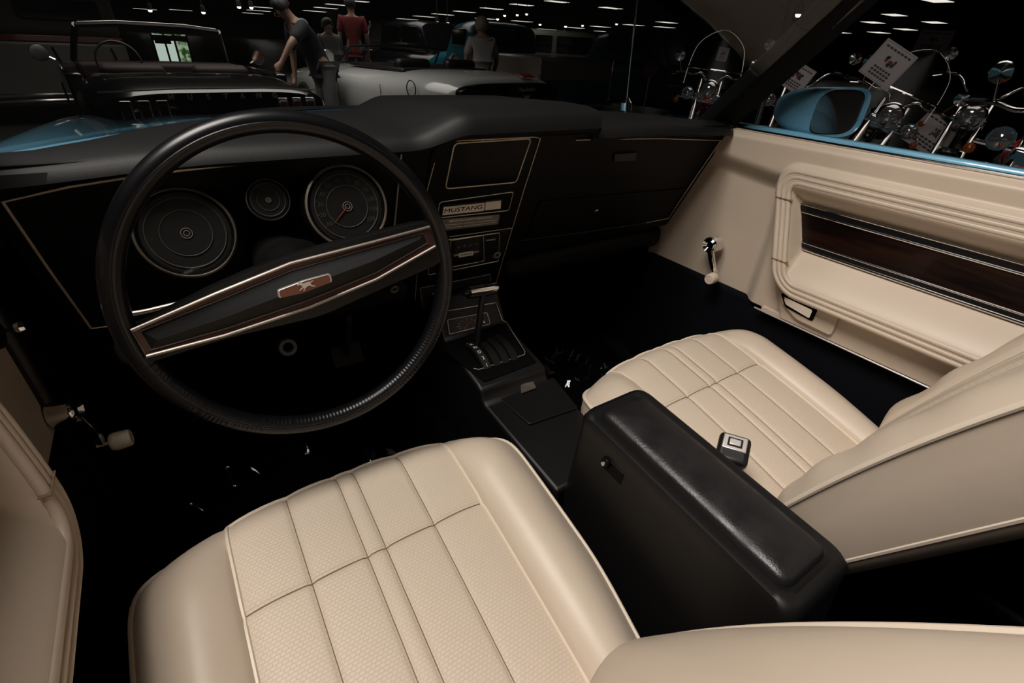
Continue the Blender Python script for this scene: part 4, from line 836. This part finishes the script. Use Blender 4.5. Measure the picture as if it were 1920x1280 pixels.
g = G(); g.box((0, 2.16, 1.36), (1.0, .12, .28)); g.build('rear_window', M_darkglass, pk, bevel=.03, local=True)
for s in (-1, 1):
    wheel(pk, s * .74, .8); wheel(pk, s * .74, 3.7)
    g = G(); g.box((s * .765, 2.7, 1.34), (.05, .5, .30)); g.build('side_window', M_darkglass, pk, bevel=.03, local=True)
    g = G(); g.tube([(s * .81, -.01, .42), (s * .81, -.01, 1.13)], .014, 8); g.build('corner_post', M_chrome, pk, local=True)
g = G(); g.tube([(-.8, -.08, .45), (.8, -.08, .45)], .05, 8); g.build('bumper', M_chrome, pk, local=True)
sedan('dark_teal_truck', 'dark teal truck standing behind the stop sign', 'truck', 1215, 130, 0, 12.5, math.radians(20), M_dteal, 4.6, 1.8, 1.68, hood=1.08, cab=(.35, .75))
# box van at far left
p = CAM + ray(62, 120) * (9.6 / math.hypot(ray(62, 120).x, ray(62, 120).y)); vz = math.atan2(-(p.x - CAM.x), p.y - CAM.y)
bv = thing('panel_van', 'white panel van with red stripe, dark upper half and small window', 'van', (p.x, p.y, GZ), vz + .1)
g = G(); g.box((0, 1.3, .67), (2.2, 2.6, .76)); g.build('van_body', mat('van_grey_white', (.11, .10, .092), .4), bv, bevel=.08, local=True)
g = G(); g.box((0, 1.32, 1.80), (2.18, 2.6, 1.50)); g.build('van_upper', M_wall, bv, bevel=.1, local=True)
g = G(); g.box((0, .0, 1.045), (2.14, .03, .07)); g.build('red_stripe', M_lampred, bv, bevel=.006, local=True)
wp_ = rpoly([(.05, -.0, 1.27), (.90, 0, 1.27), (.90, 0, 1.49), (.05, 0, 1.49)], .05); g = G(); g.prism(wp_, (0, -.01, 0), (0, .05, 0)); vw = g.build('rear_window', M_darkglass, bv, local=True); g = G(); g.tube([q + V((0, -.012, 0)) for q in wp_], .008, 6, closed=True); g.build('window_rim', M_plas, vw, local=True)
for x in (.26, .90): g = G(); g.tube([(x, -.02, .95), (x + .04, -.035, .75), (x + .12, -.02, .45)], .012, 6); g.build('door_handle', M_chrome, bv, local=True)
for z in (.33, .40): g = G(); g.tube([(-1.0, -.06, z), (1.0, -.06, z)], .018, 6); g.build('bumper_bar', M_chrome, bv, local=True)
for s in (-1, 1): wheel(bv, s * .95, .6, .3)
# bright doorway to outside with a parked SUV seen through it
def outside():
    m = mat('daylight', (0, 0, 0), 1.0); nt = m.node_tree; b = nt.nodes['Principled BSDF']; tc = nt.nodes.new('ShaderNodeTexCoord')
    n = nt.nodes.new('ShaderNodeTexNoise'); n.inputs['Scale'].default_value = 6; cr_ = nt.nodes.new('ShaderNodeValToRGB')
    cr_.color_ramp.elements[0].position = .42; cr_.color_ramp.elements[0].color = (.02, .06, .012, 1); cr_.color_ramp.elements[1].position = .62; cr_.color_ramp.elements[1].color = (.35, .45, .30, 1)
    nt.links.new(tc.outputs['Object'], n.inputs['Vector']); nt.links.new(n.outputs[0], cr_.inputs[0]); nt.links.new(cr_.outputs[0], b.inputs['Emission Color']); b.inputs['Emission Strength'].default_value = .8; return m
M_out = outside(); M_suv = mat('white_sun_glow', (.8, .85, .8), .4, emit=((.85, 1.0, .85), .55))  # sunlight on the SUV is put into its paint as emission
wd = 22.0
def far_pt(px, py): r_ = ray(px, py); return CAM + r_ * (wd / math.hypot(r_.x, r_.y))
wa, wb = far_pt(282, 62), far_pt(362, 116); wu = V((wb.x - wa.x, wb.y - wa.y, 0)).normalized(); wn = V((-wu.y, wu.x, 0))
g = G(); z1, z0 = wa.z, wb.z; w_ = (V((wb.x, wb.y, 0)) - V((wa.x, wa.y, 0))).length; O = V((wa.x, wa.y, 0))
g.prism([O + V((0, 0, z0)), O + wu * w_ + V((0, 0, z0)), O + wu * w_ + V((0, 0, z1)), O + V((0, 0, z1))], wn * .2, wn * .22); w1 = struct('window_1', g, M_out)
for f_ in (0, .34, .62, 1):
    g = G(); c_ = O + wu * w_ * f_; g.prism([c_ + V((0, 0, z0)) - wu * .03, c_ + V((0, 0, z0)) + wu * .03, c_ + V((0, 0, z1)) + wu * .03, c_ + V((0, 0, z1)) - wu * .03], wn * 0, wn * .05); g.build('window_mullion', M_wall, w1)
g = G(); c_ = O + V((0, 0, lerp(z0, z1, .75))); g.prism([c_, c_ + wu * w_, c_ + wu * w_ + V((0, 0, .16)), c_ + V((0, 0, .16))], wn * 0, wn * .06); g.build('window_transom', M_wall, w1)
sv_ = thing('parked_suv', 'white SUV with painted-in sun glow seen through the bright doorway', 'car', tuple(O + wu * w_ * .28 + wn * .12 + V((0, 0, GZ))), math.atan2(wu.y, wu.x))
zz = z0 - GZ
g = G(); g.box((0, 0, zz + .38), (.62, .10, .76)); g.build('suv_body', M_suv, sv_, bevel=.04, local=True)
g = G(); g.box((0, -.055, zz + .60), (.46, .02, .20)); g.build('suv_window', M_darkglass, sv_, bevel=.02, local=True)
# ------------------------------------------------------------------ stop sign and chrome post
p = CAM + ray(1220, 131) * (9.6 / math.hypot(ray(1220, 131).x, ray(1220, 131).y)); sg_z = math.atan2(-(p.x - CAM.x), p.y - CAM.y)
ssn = thing('stop_sign', 'small red octagonal stop sign on a post', 'sign', (p.x, p.y, GZ), sg_z)
M_signred = mat('sign_red', (.20, .03, .025), .5)
h_ = p.z - GZ; oc = lambda r_, y: [(r_ * math.cos(math.pi / 8 + math.pi / 4 * i), y, h_ + r_ * math.sin(math.pi / 8 + math.pi / 4 * i)) for i in range(8)]
g = G(); g.prism(oc(.118, 0), (0, -.004, 0), (0, .004, 0)); g.build('sign_border', M_card, ssn, local=True, smooth=0)
g = G(); g.prism(oc(.110, 0), (0, -.007, 0), (0, -.003, 0)); g.build('sign_face', M_signred, ssn, local=True, smooth=0)
text('sign_lettering', 'STOP', (0, -.008, h_), (1, 0, 0), (0, 0, 1), .085, M_card, ssn, .001, local=True)
g = G(); g.tube([(0, .01, 0), (0, .01, h_ - .1)], .012, 8); g.lathe([(.15, 0), (.14, .02), (.02, .03)], (0, .01, 0), (0, 0, 1), 20); g.build('sign_post', M_silver, ssn, local=True)
p = on_axis(1438, 166, 2, GZ + 1.08)
cp = thing('stanchion_post', 'slim polished chrome post standing before the red motorcycle', 'post', (p.x, p.y, GZ))
g = G(); g.tube([(0, 0, .02), (0, 0, 1.04)], .019, 14); g.build('post', M_chrome, cp, local=True); g = G(); g.lathe([(.024, 0), (.024, .03), (.012, .045), (0, .047)], (0, 0, 1.03), (0, 0, 1), 16); g.build('post_cap', M_chrome, cp, local=True); g = G(); g.lathe([(.16, 0), (.15, .02), (.03, .035), (.02, .05)], (0, 0, 0), (0, 0, 1), 24); g.build('post_base', M_chrome, cp, local=True)
# ================================================================== MOTORCYCLES (local: +y is forward)
def bike(name, label, loc, yaw, paint, shield=False, lean=0.0, bars='mid', lamps=True, hz=0.97, lampr=0.092):
    t = thing(name, label, 'motorcycle', loc, yaw); t.rotation_euler = (0, lean, yaw)
    def B(n, g, m, par=None, **k): return g.build(n, m, par or t, local=True, **k)
    fx = lambda z: 0.86 - (z - .33) * 0.50                     # fork line: y at height z
    for y in (0.86, -0.66):
        g = G(); g.grid(lambda u, v: ((.055 * math.sin(2 * math.pi * v)), y + (.285 + .055 * math.cos(2 * math.pi * v)) * math.cos(2 * math.pi * u), .34 + (.285 + .055 * math.cos(2 * math.pi * v)) * math.sin(2 * math.pi * u)), 36, 12, True, True); w = B('wheel', g, M_tyre, smooth=180)
        g = G(); g.grid(lambda u, v: ((.03 * math.sin(2 * math.pi * v)), y + (.235 + .012 * math.cos(2 * math.pi * v)) * math.cos(2 * math.pi * u), .34 + (.235 + .012 * math.cos(2 * math.pi * v)) * math.sin(2 * math.pi * u)), 32, 8, True, True)
        for i in range(16): a = math.pi * i / 8; g.tube([((-1) ** i * .03, y, .34), (0, y + .235 * math.cos(a), .34 + .235 * math.sin(a))], .003, 4)
        g.tube([(-.08, y, .34), (.08, y, .34)], .03, 10); B('rim_and_spokes', g, M_chrome, w)
        g = G(); g.grid(lambda u, v: (.085 * math.sin(math.pi * (v - .5)), y + (.36 + .02 * math.cos(math.pi * (v - .5))) * math.cos(lerp(-.3 if y > 0 else .9, 2.2 if y > 0 else 3.5, u)), .34 + (.36 + .02 * math.cos(math.pi * (v - .5))) * math.sin(lerp(-.3 if y > 0 else .9, 2.2 if y > 0 else 3.5, u))), 18, 8); B('fender', g, paint, solid=.006)
    for s in (-1, 1):
        g = G(); g.tube([(s * .10, .86, .34), (s * .10, fx(.62), .62), (s * .10, fx(1.06), 1.06)], [.030, .027, .021], 12); B('fork_tube', g, M_chrome)
    g = G(); g.box((0, fx(.90), .90), (.26, .06, .10)); B('fork_clamp', g, M_chrome, bevel=.02)
    hy = fx(hz) + .12
    g = G(); g.lathe([(0, -.15), (lampr * .6, -.13), (lampr * .95, -.06), (lampr * 1.05, 0), (lampr * 1.06, .015), (lampr * .96, .022)], (0, hy, hz), (0, 1, -.02), 28); hl = B('headlight', g, M_chrome, smooth=50)
    g = G(); g.lathe([(lampr * .97, .012), (lampr * .8, .03), (lampr * .4, .042), (0, .046)], (0, hy, hz), (0, 1, -.02), 24, False); B('headlight_lens', g, M_lens, hl, smooth=180)
    if lamps:
        for s in (-1, 1):
            g = G(); g.lathe([(0, -.09), (.045, -.07), (.062, 0), (.060, .01)], (s * .20, hy - .02, hz - .05), (0, 1, 0), 18); pl = B('passing_lamp', g, M_chrome, smooth=50)
            g = G(); g.lathe([(.058, .004), (.03, .022), (0, .026)], (s * .20, hy - .02, hz - .05), (0, 1, 0), 16, False); B('lamp_lens', g, M_lens, pl, smooth=180)
        g = G(); g.tube([(-.30, hy - .06, hz - .09), (.30, hy - .06, hz - .09)], .012, 8); B('lamp_bar', g, M_chrome)
    for s in (-1, 1):
        g = G(); g.lathe([(0, -.03), (.022, -.02), (.028, 0), (0, .014)], (s * .30, hy - .06, hz - .13), (0, 1, 0), 14); B('turn_signal', g, M_amber)
    bh = 1.22 if bars == 'high' else 1.10
    for s in (-1, 1):
        yb = fx(1.06) - .02
        g = G(); g.tube(smoothpath([(s * .05, yb, 1.05), (s * .12, yb + .03, 1.12), (s * .22, yb + .01, bh), (s * .32, yb - .08, bh + .01), (s * .40, yb - .20, bh - .01)], 4), .014, 10); hb = B('handlebar', g, M_chrome, smooth=180)
        g = G(); g.tube([(s * .37, yb - .15, bh), (s * .44, yb - .26, bh - .015)], .020, 10); B('grip', g, M_rubber, hb)
        g = G(); g.tube([(s * .33, yb - .08, bh + .01), (s * .37, yb - .06, bh + .12)], .006, 6); g.lathe([(0, -.02), (.05, -.012), (.056, .0), (0, .006)], (s * .38, yb - .07, bh + .15), (0, -1, .1), 18); B('rear_view_mirror', g, M_chrome, hb)
        g = G(); g.tube([(s * .36, yb - .10, bh - .01), (s * .42, yb - .10, bh - .03)], .006, 6); B('brake_lever', g, M_chrome, hb)
        g = G(); g.tube(smoothpath([(s * .16, .30, .42), (s * .22, .15, .26), (s * .22, -.4, .28), (s * .22, -.9, .32)], 5), .035, 12); B('exhaust_pipe', g, M_chrome, smooth=180)
    g = G(); g.loft([[V((w_ * math.cos(a), y, z + h * math.sin(a))) for a in [2 * math.pi * i / 24 for i in range(24)]] for y, w_, h, z in ((.42, .03, .03, .92), (.38, .10, .09, .90), (.22, .155, .13, .88), (.05, .16, .13, .86), (-.10, .12, .10, .84), (-.16, .05, .05, .83))]); B('fuel_tank', g, paint, smooth=180)
    g = G(); g.lathe([(.03, 0), (.03, .02), (0, .025)], (0, .12, 1.0), (0, 0, 1), 14); B('fuel_cap', g, M_chrome)
    g = G(); g.loft([[V((w_ * math.cos(a), y, z + h * math.sin(a))) for a in [2 * math.pi * i / 20 for i in range(20)]] for y, w_, h, z in ((-.12, .08, .04, .80), (-.25, .16, .06, .76), (-.45, .18, .07, .76), (-.60, .13, .07, .84), (-.85, .12, .06, .86), (-.95, .04, .03, .86))]); B('saddle', g, M_rubber, smooth=180)
    g = G(); g.box((0, .08, .36), (.26, .40, .22)); B('crankcase', g, M_silver, bevel=.05)
    for y, a in ((.20, -.4), (-.02, .4)):
        g = G(); R_ = Matrix.Rotation(a, 3, 'X')
        for k in range(8): g.lathe([(.085, 0), (.085, .012)], V((0, y, .48)) + R_ @ V((0, 0, .028 * k)), R_ @ V((0, 0, 1)), 16)
        g.lathe([(.06, -.02), (.06, .24)], V((0, y, .48)), R_ @ V((0, 0, 1)), 12); B('engine_cylinder', g, M_silver, smooth=30)
    g = G(); g.tube(smoothpath([(0, fx(.95) - .04, .95), (0, .0, .74), (0, -.5, .66), (0, -.66, .36)], 5), .025, 10); g.tube(smoothpath([(0, fx(.9) - .04, .88), (0, .40, .40), (0, .0, .24), (0, -.5, .30)], 5), .025, 10); B('frame', g, M_blackp, smooth=180)
    if shield:
        k_, zt = shield
        def shf(u, v):
            a = (u - .5) * 2; wd_ = .27 * (1 - .40 * v ** 3) * k_ * (1 if v < .65 else math.sqrt(max(.02, 1 - ((v - .65) / .36) ** 2)) ); return (a * wd_, hy + .02 - .10 * a * a - .30 * v * k_, hz + .03 + v * zt)
        g = G(); g.grid(shf, 21, 24); sh_ = B('windshield', g, M_shield, smooth=180)
        ed = [shf(0, i / 23) for i in range(24)] + [shf(i / 20, 1) for i in range(1, 20)] + [shf(1, i / 23) for i in range(23, -1, -1)]
        g = G(); g.tube(ed, .003, 6); B('shield_edge', g, M_silver, sh_)
        g = G(); g.tube([shf(i / 20, .30) for i in range(21)], .010, 6); B('shield_brace', g, M_chrome, sh_)
    return t
M_lens = mat('lamp_lens', (0.45, 0.45, 0.45), 0.07, 0.85); M_amber = mat('amber_lens', (.25, .06, .01), .2)
M_shield = glass('clear_shield', (0.86, 0.86, 0.86), 0.4, 0.28)
def bike_at(px, py, hz, label, **k):
    h = on_axis(px, py, 2, GZ + hz); dv = V((CAM.x - h.x, CAM.y - h.y, 0)).normalized(); k_yaw = k.pop('turn', 0.0)
    yaw = math.atan2(-dv.x, dv.y) + k_yaw; yo = 0.86 - (hz - .33) * .5 + .12
    o = V((h.x, h.y, GZ)) - Matrix.Rotation(yaw, 3, 'Z') @ V((0, yo, 0)); return bike('motorcycle', label, (o.x, o.y, GZ), yaw, hz=hz, **k), h, yaw
def placard(c, U, W, w, h, label, lines=3):
    t = thing('placard', label, 'sign', tuple(c)); U = V(U).normalized(); W = (V(W) - U * V(W).dot(U)).normalized(); N = U.cross(W)
    if N.dot(CAM - c) < 0: U = -U; N = -N
    q = lambda a, b, n=0: c + U * (a * w / 2) + W * (b * h / 2) + N * n
    g = G(); g.prism([q(-1, -1), q(1, -1), q(1, 1), q(-1, 1)], N * -.001, N * .001); g.build('card', M_card, t, smooth=0)
    g = G(); g.tube([q(-.94, -.92, .0012), q(.94, -.92, .0012), q(.94, .92, .0012), q(-.94, .92, .0012)], .0008, 4, closed=True); g.build('card_border', M_ink, t)
    rn = random.Random(int(abs(c.x * 1000)))
    g = G()
    for i in range(14): a, b = rn.uniform(-.32, .32), rn.uniform(-.05, .34); g.box(q(a, b, .0018), (.012 + .012 * rn.random(), .012 + .01 * rn.random(), .001), Matrix((U, W, N)).transposed() @ Matrix.Rotation(rn.random() * 3, 3, 'Z'))
    g.build('crest_print', M_ink, t, smooth=0)
    g = G(); g.lathe([(.013, 0), (.013, .0008)], q(0, .14, .0018), N, 14); g.build('crest_centre', M_inkred, t)
    for i in range(lines):
        y = -.34 - i * .19; l = rn.uniform(.45, .8)
        for k in range(6):
            a = lerp(-l, l, k / 6); g = G(); g.box(q(a + l / 7, y, .0014), (w * l / 8, h * .055, .0008), Matrix((U, W, N)).transposed()); g.build('print_word', M_ink, t, smooth=0)
    g = G()
    for k in range(7): a = lerp(-.7, .7, k / 6); g.box(q(a, .72, .0014), (w * .085, h * .05, .0008), Matrix((U, W, N)).transposed())
    g.build('print_heading', M_ink, t, smooth=0); return t
def axes_at(px, py, deg, dist_pt):
    """card axes lying across the line of sight, turned by deg from the picture horizontal"""
    n = (CAM - dist_pt).normalized(); r_ = cr - n * cr.dot(n); r_.normalize(); u_ = n.cross(r_); a = math.radians(deg); return r_ * math.cos(a) + u_ * math.sin(a), -r_ * math.sin(a) + u_ * math.cos(a)
b1, h1, y1 = bike_at(1318, 168, 0.98, 'motorcycle with tall clear windshield and orange-red fender', paint=M_redpaint, shield=(1.0, .50), lean=-.06)
b2, h2, y2 = bike_at(1466, 181, 0.98, 'red motorcycle with chrome lamps behind the blue mirror', paint=M_redpaint, lean=-.10, bars='high')
b3, h3, y3 = bike_at(1598, 198, 0.98, 'black motorcycle with bullet-shaped windshield holding a placard', paint=M_blackp, shield=(.95, .46), lean=-.30)
b4, h4, y4 = bike_at(1795, 214, 0.96, 'black motorcycle with large chrome headlight and swept handlebars', paint=M_blackp, lean=-.10, bars='high', lamps=False, lampr=.10)
b5, h5, y5 = bike_at(1922, 252, 1.02, 'dark red motorcycle at the end of the row', paint=M_redpaint, lean=-.12)
b6, h6, y6 = bike_at(1590, 128, 1.0, 'black motorcycle parked behind the windshield-equipped one', paint=M_blackp, lean=.10) if False else (None, None, None)
def card(px, py, base, wpx, hpx, deg, label, k=1.0):
    d = ray(px, py); D_ = (base - CAM).length * k; c = CAM + d * D_; U, W = axes_at(px, py, deg, c); s_ = D_ * d.dot(cf) / FPX; return placard(c, U, W, wpx * s_, hpx * s_, label)
card(1494, 145, h2, 46, 44, -28, 'white printed card on the handlebars of the red motorcycle', .97)
card(1664, 121, h3, 64, 62, -30, 'white printed card behind the clear bullet windshield', .985)
card(1750, 254, h4, 74, 60, -33, 'white printed card hanging below the large headlight', 1.03)
tc_ = card(1750, 78, h4, 52, 36, -4, 'white text sheet on a thin pole behind the swept handlebars', 1.5); q_ = tc_.location; g = G(); g.tube([(q_.x, q_.y + .02, GZ), (q_.x, q_.y + .02, q_.z)], .008, 6); g.build('pole', M_plas, tc_)
card(1355, 102, h1, 20, 22, -8, 'small card behind the tall clear windshield', 1.08)
# ================================================================== PEOPLE
M_skin = mat('skin', (.32, .19, .13), .55); M_hair1 = mat('dark_hair', (.012, .009, .008), .6); M_hair2 = mat('blond_hair', (.30, .24, .17), .6)
M_polo = mat('black_polo', (.010, .010, .016), .85); M_polog = mat('grey_shoulder', (.17, .17, .18), .85); M_redtee = mat('dark_red_tee', (.15, .012, .012), .85)
M_white = mat('white_blouse', (.36, .34, .33), .85); M_grey = mat('grey_trousers', (.14, .135, .135), .85); M_denim = mat('dark_denim', (.02, .022, .03), .85)
def skinmesh(name, pts, edges, m, parent, root=0, sub=2):
    me = bpy.data.meshes.new(name); me.from_pydata([p[:3] for p in pts], edges, []); me.materials.append(m)
    o = bpy.data.objects.new(name, me); col.objects.link(o); o.parent = parent
    bm = bmesh.new(); bm.from_mesh(me); ly = bm.verts.layers.skin.verify(); bm.verts.ensure_lookup_table()
    for i, v in enumerate(bm.verts):
        r = pts[i][3]; v[ly].radius = r if isinstance(r, tuple) else (r, r); v[ly].use_root = (i == root)
    bm.to_mesh(me); bm.free()
    sk = o.modifiers.new('skin', 'SKIN'); sk.use_smooth_shade = True; s = o.modifiers.new('sub', 'SUBSURF'); s.levels = sub; s.render_levels = sub
    return o
def person(label, loc, yaw, J, shirt, pants, hairm, hairlong=0.0, grey=False):
    """J: joints in local metres (y is the way the person faces)"""
    t = thing('person', label, 'person', loc, yaw)
    P = J; n = {k: i for i, k in enumerate(P)}
    R = dict(pel=.125, waist=.12, chest=.135, neck=.052, head=.085, top=.07, shL=.062, shR=.062, elL=.042, elR=.042, wrL=.027, wrR=.027, haL=.036, haR=.036, fiL=.020, fiR=.020, thL=.032 * 0 + .024, thR=.024, hipL=.09, hipR=.09, knL=.058, knR=.058, anL=.040, anR=.040, toL=.038, toR=.038)
    R['head'] = .088
    E_ = [('pel', 'waist'), ('waist', 'chest'), ('chest', 'neck'), ('neck', 'head'), ('head', 'top'), ('chest', 'shL'), ('shL', 'elL'), ('elL', 'wrL'), ('wrL', 'haL'), ('haL', 'fiL'), ('chest', 'shR'), ('shR', 'elR'), ('elR', 'wrR'), ('wrR', 'haR'), ('haR', 'fiR'), ('haL', 'thL'), ('haR', 'thR'), ('pel', 'hipL'), ('hipL', 'knL'), ('knL', 'anL'), ('anL', 'toL'), ('pel', 'hipR'), ('hipR', 'knR'), ('knR', 'anR'), ('anR', 'toR')]
    keys = list(P)
    skinmesh('body', [(*P[k], R[k]) for k in keys], [(keys.index(a), keys.index(b)) for a, b in E_], M_skin, t, keys.index('pel'))
    def sub(ks, es, grow, m, name, scale_last={}):
        pts = [(*scale_last.get(k, P[k]), R[k] + grow) for k in ks]; return skinmesh(name, pts, [(ks.index(a), ks.index(b)) for a, b in es], m, t, 0)
    mid = lambda a, b, f_: tuple(lerp(P[a][i], P[b][i], f_) for i in range(3))
    slv = {'elL': mid('shL', 'elL', .85), 'elR': mid('shR', 'elR', .85)}
    P['col'] = mid('chest', 'neck', .5); R['col'] = .055; P['hem'] = (P['pel'][0], P['pel'][1], P['pel'][2] - .07); R['hem'] = .125; sub(['pel', 'hem', 'waist', 'chest', 'col', 'shL', 'elL', 'shR', 'elR'], [('pel', 'hem'), ('pel', 'waist'), ('waist', 'chest'), ('chest', 'col'), ('chest', 'shL'), ('shL', 'elL'), ('chest', 'shR'), ('shR', 'elR')], .024, shirt, 'shirt', slv)
    if grey:
        for a in ('shL', 'shR'):
            q = [(*mid('chest', a, f_), r_) for f_, r_ in ((.45, .075), (.8, .088), (1.05, .080))]; q = [(x, y, z + .022, r_) for x, y, z, r_ in q]; skinmesh('shoulder_panel', q, [(0, 1), (1, 2)], M_polog, t)
    sub(['pel', 'hipL', 'knL', 'anL', 'hipR', 'knR', 'anR'], [('pel', 'hipL'), ('hipL', 'knL'), ('knL', 'anL'), ('pel', 'hipR'), ('hipR', 'knR'), ('knR', 'anR')], .016, pants, 'trousers')
    for a, b in (('anL', 'toL'), ('anR', 'toR')): skinmesh('shoe', [(*mid(a, b, -.3)[:2], P[b][2], .046), (*mid(a, b, .5)[:2], P[b][2], .048), (*mid(a, b, 1.2)[:2], P[b][2], .040)], [(0, 1), (1, 2)], M_rubber, t)
    hd = V(P['head']); tp = V(P['top']); up = (tp - hd).normalized(); fwd = V(P.get('_f', (0, 1, 0)))
    f0 = V((0, 1, 0)); f0 = (f0 - up * f0.dot(up)).normalized(); sd = up.cross(f0)
    g = G()
    def hf(u, v):
        a = 2 * math.pi * u; b = lerp(0, math.radians(105 + 35 * hairlong), v); d = (f0 * math.cos(a) + sd * math.sin(a)) * math.sin(b) + up * math.cos(b)
        k = 1.0 if math.cos(a) < .35 else 1.0 - .55 * (math.cos(a) - .35) * ss(.35, .9, v); c_ = hd + up * .045 - f0 * .012; return c_ + d * (.108 + .004 * math.sin(a * 9)) * k
    g.grid(hf, 28, 14, True); g.build('hair', hairm, t, local=True, smooth=180)
    fc = hd + up * .025 + f0 * .088
    g = G(); g.loft([[fc + f0 * a + sd * b * c_ + up * e_ for c_ in (-1, -.4, .4, 1)] for a, b, e_ in ((.0, .010, .022), (.012, .012, .0), (.024, .015, -.018), (.0, .014, -.024))]); g.build('nose', M_skin, t, local=True)
    for s in (-1, 1):
        g = G(); g.lathe([(0, -.004), (.011, 0), (0, .006)], fc + sd * s * .032 + up * .018 - f0 * .008, f0, 12); g.build('eye', M_hair1, t, local=True)
        g = G(); g.loft([[hd + up * (.03 + .030 * math.sin(q)) + sd * s * (.086 + o_) + f0 * (.018 * math.cos(q) - .005) for q in [2 * math.pi * i / 12 for i in range(12)]] for o_ in (0, .014)]); g.build('ear', M_skin, t, local=True)
    g = G(); g.box(fc - up * .038 - f0 * .008, (.045, .012, .010)); g.build('mouth', mat('lips', (.22, .09, .07), .5) if 'lips' not in MATS else MATS['lips'], t, local=True, bevel=.004)
    return t
def stand(h=1.75, bend=0.0, **ov):
    k = h / 1.75
    J = dict(pel=(0, 0, .95), waist=(0, .01, 1.10), chest=(0, .0, 1.33), neck=(0, .0, 1.50), head=(0, .02, 1.60), top=(0, .02, 1.68), shL=(-.19, 0, 1.41), elL=(-.24, -.03, 1.13), wrL=(-.24, .08, .90), haL=(-.24, .11, .83), fiL=(-.235, .13, .75), thL=(-.20, .15, .81), shR=(.19, 0, 1.41), elR=(.24, -.03, 1.13), wrR=(.24, .08, .90), haR=(.24, .11, .83), fiR=(.235, .13, .75), thR=(.20, .15, .81), hipL=(-.10, 0, .88), knL=(-.11, .02, .49), anL=(-.11, -.02, .09), toL=(-.12, .14, .045), hipR=(.10, 0, .88), knR=(.11, .02, .49), anR=(.11, -.02, .09), toR=(.12, .14, .045))
    if bend:
        for n_, p in list(J.items()):
            if p[2] > .96 or n_[:2] in ('el', 'wr', 'ha', 'fi', 'th', 'sh'):
                q = V(p) - V((0, 0, .95)); q = Matrix.Rotation(-bend, 3, 'X') @ q; J[n_] = tuple(q + V((0, 0, .95)))
    J.update(ov); return {n_: tuple(c * k for c in p) for n_, p in J.items()}
def ground(px, py, depth): r_ = ray(px, py); p = CAM + r_ * (depth / math.hypot(r_.x, r_.y)); return (p.x, p.y, GZ), math.atan2(-(CAM.x - p.x), CAM.y - p.y)
# man in black polo, leaning over, facing left
lo, yw = ground(600, 80, 7.4)
J = stand(1.76, .62, elL=(-.26, .46, 1.16), wrL=(-.22, .58, .98), haL=(-.21, .62, .92), fiL=(-.20, .66, .86), thL=(-.17, .66, .93), elR=(.30, .24, 1.02), wrR=(.30, .26, .78), haR=(.30, .28, .71), fiR=(.29, .30, .64), thR=(.26, .31, .70))
person('leaning man in black polo shirt with grey shoulders', lo, yw - 1.15, J, M_polo, M_grey, M_hair1, 0.0, True)
lo, yw = ground(664, 80, 12.0); person('person in dark red shirt seen from behind', lo, yw + math.pi, stand(1.92), M_redtee, M_denim, M_hair1, .6)
lo, yw = ground(903, 90, 8.7); person('blond woman in white blouse seen from behind', lo, yw + math.pi + .3, stand(1.60, elL=(-.27, .02, 1.14), elR=(.28, .02, 1.14)), M_white, M_denim, M_hair2, 1.0)
lo, yw = ground(618, 80, 11.0); person('person in pale grey shirt between the polo man and red shirt', lo, yw + .4, stand(1.50), M_grey, M_denim, M_hair1, .3)
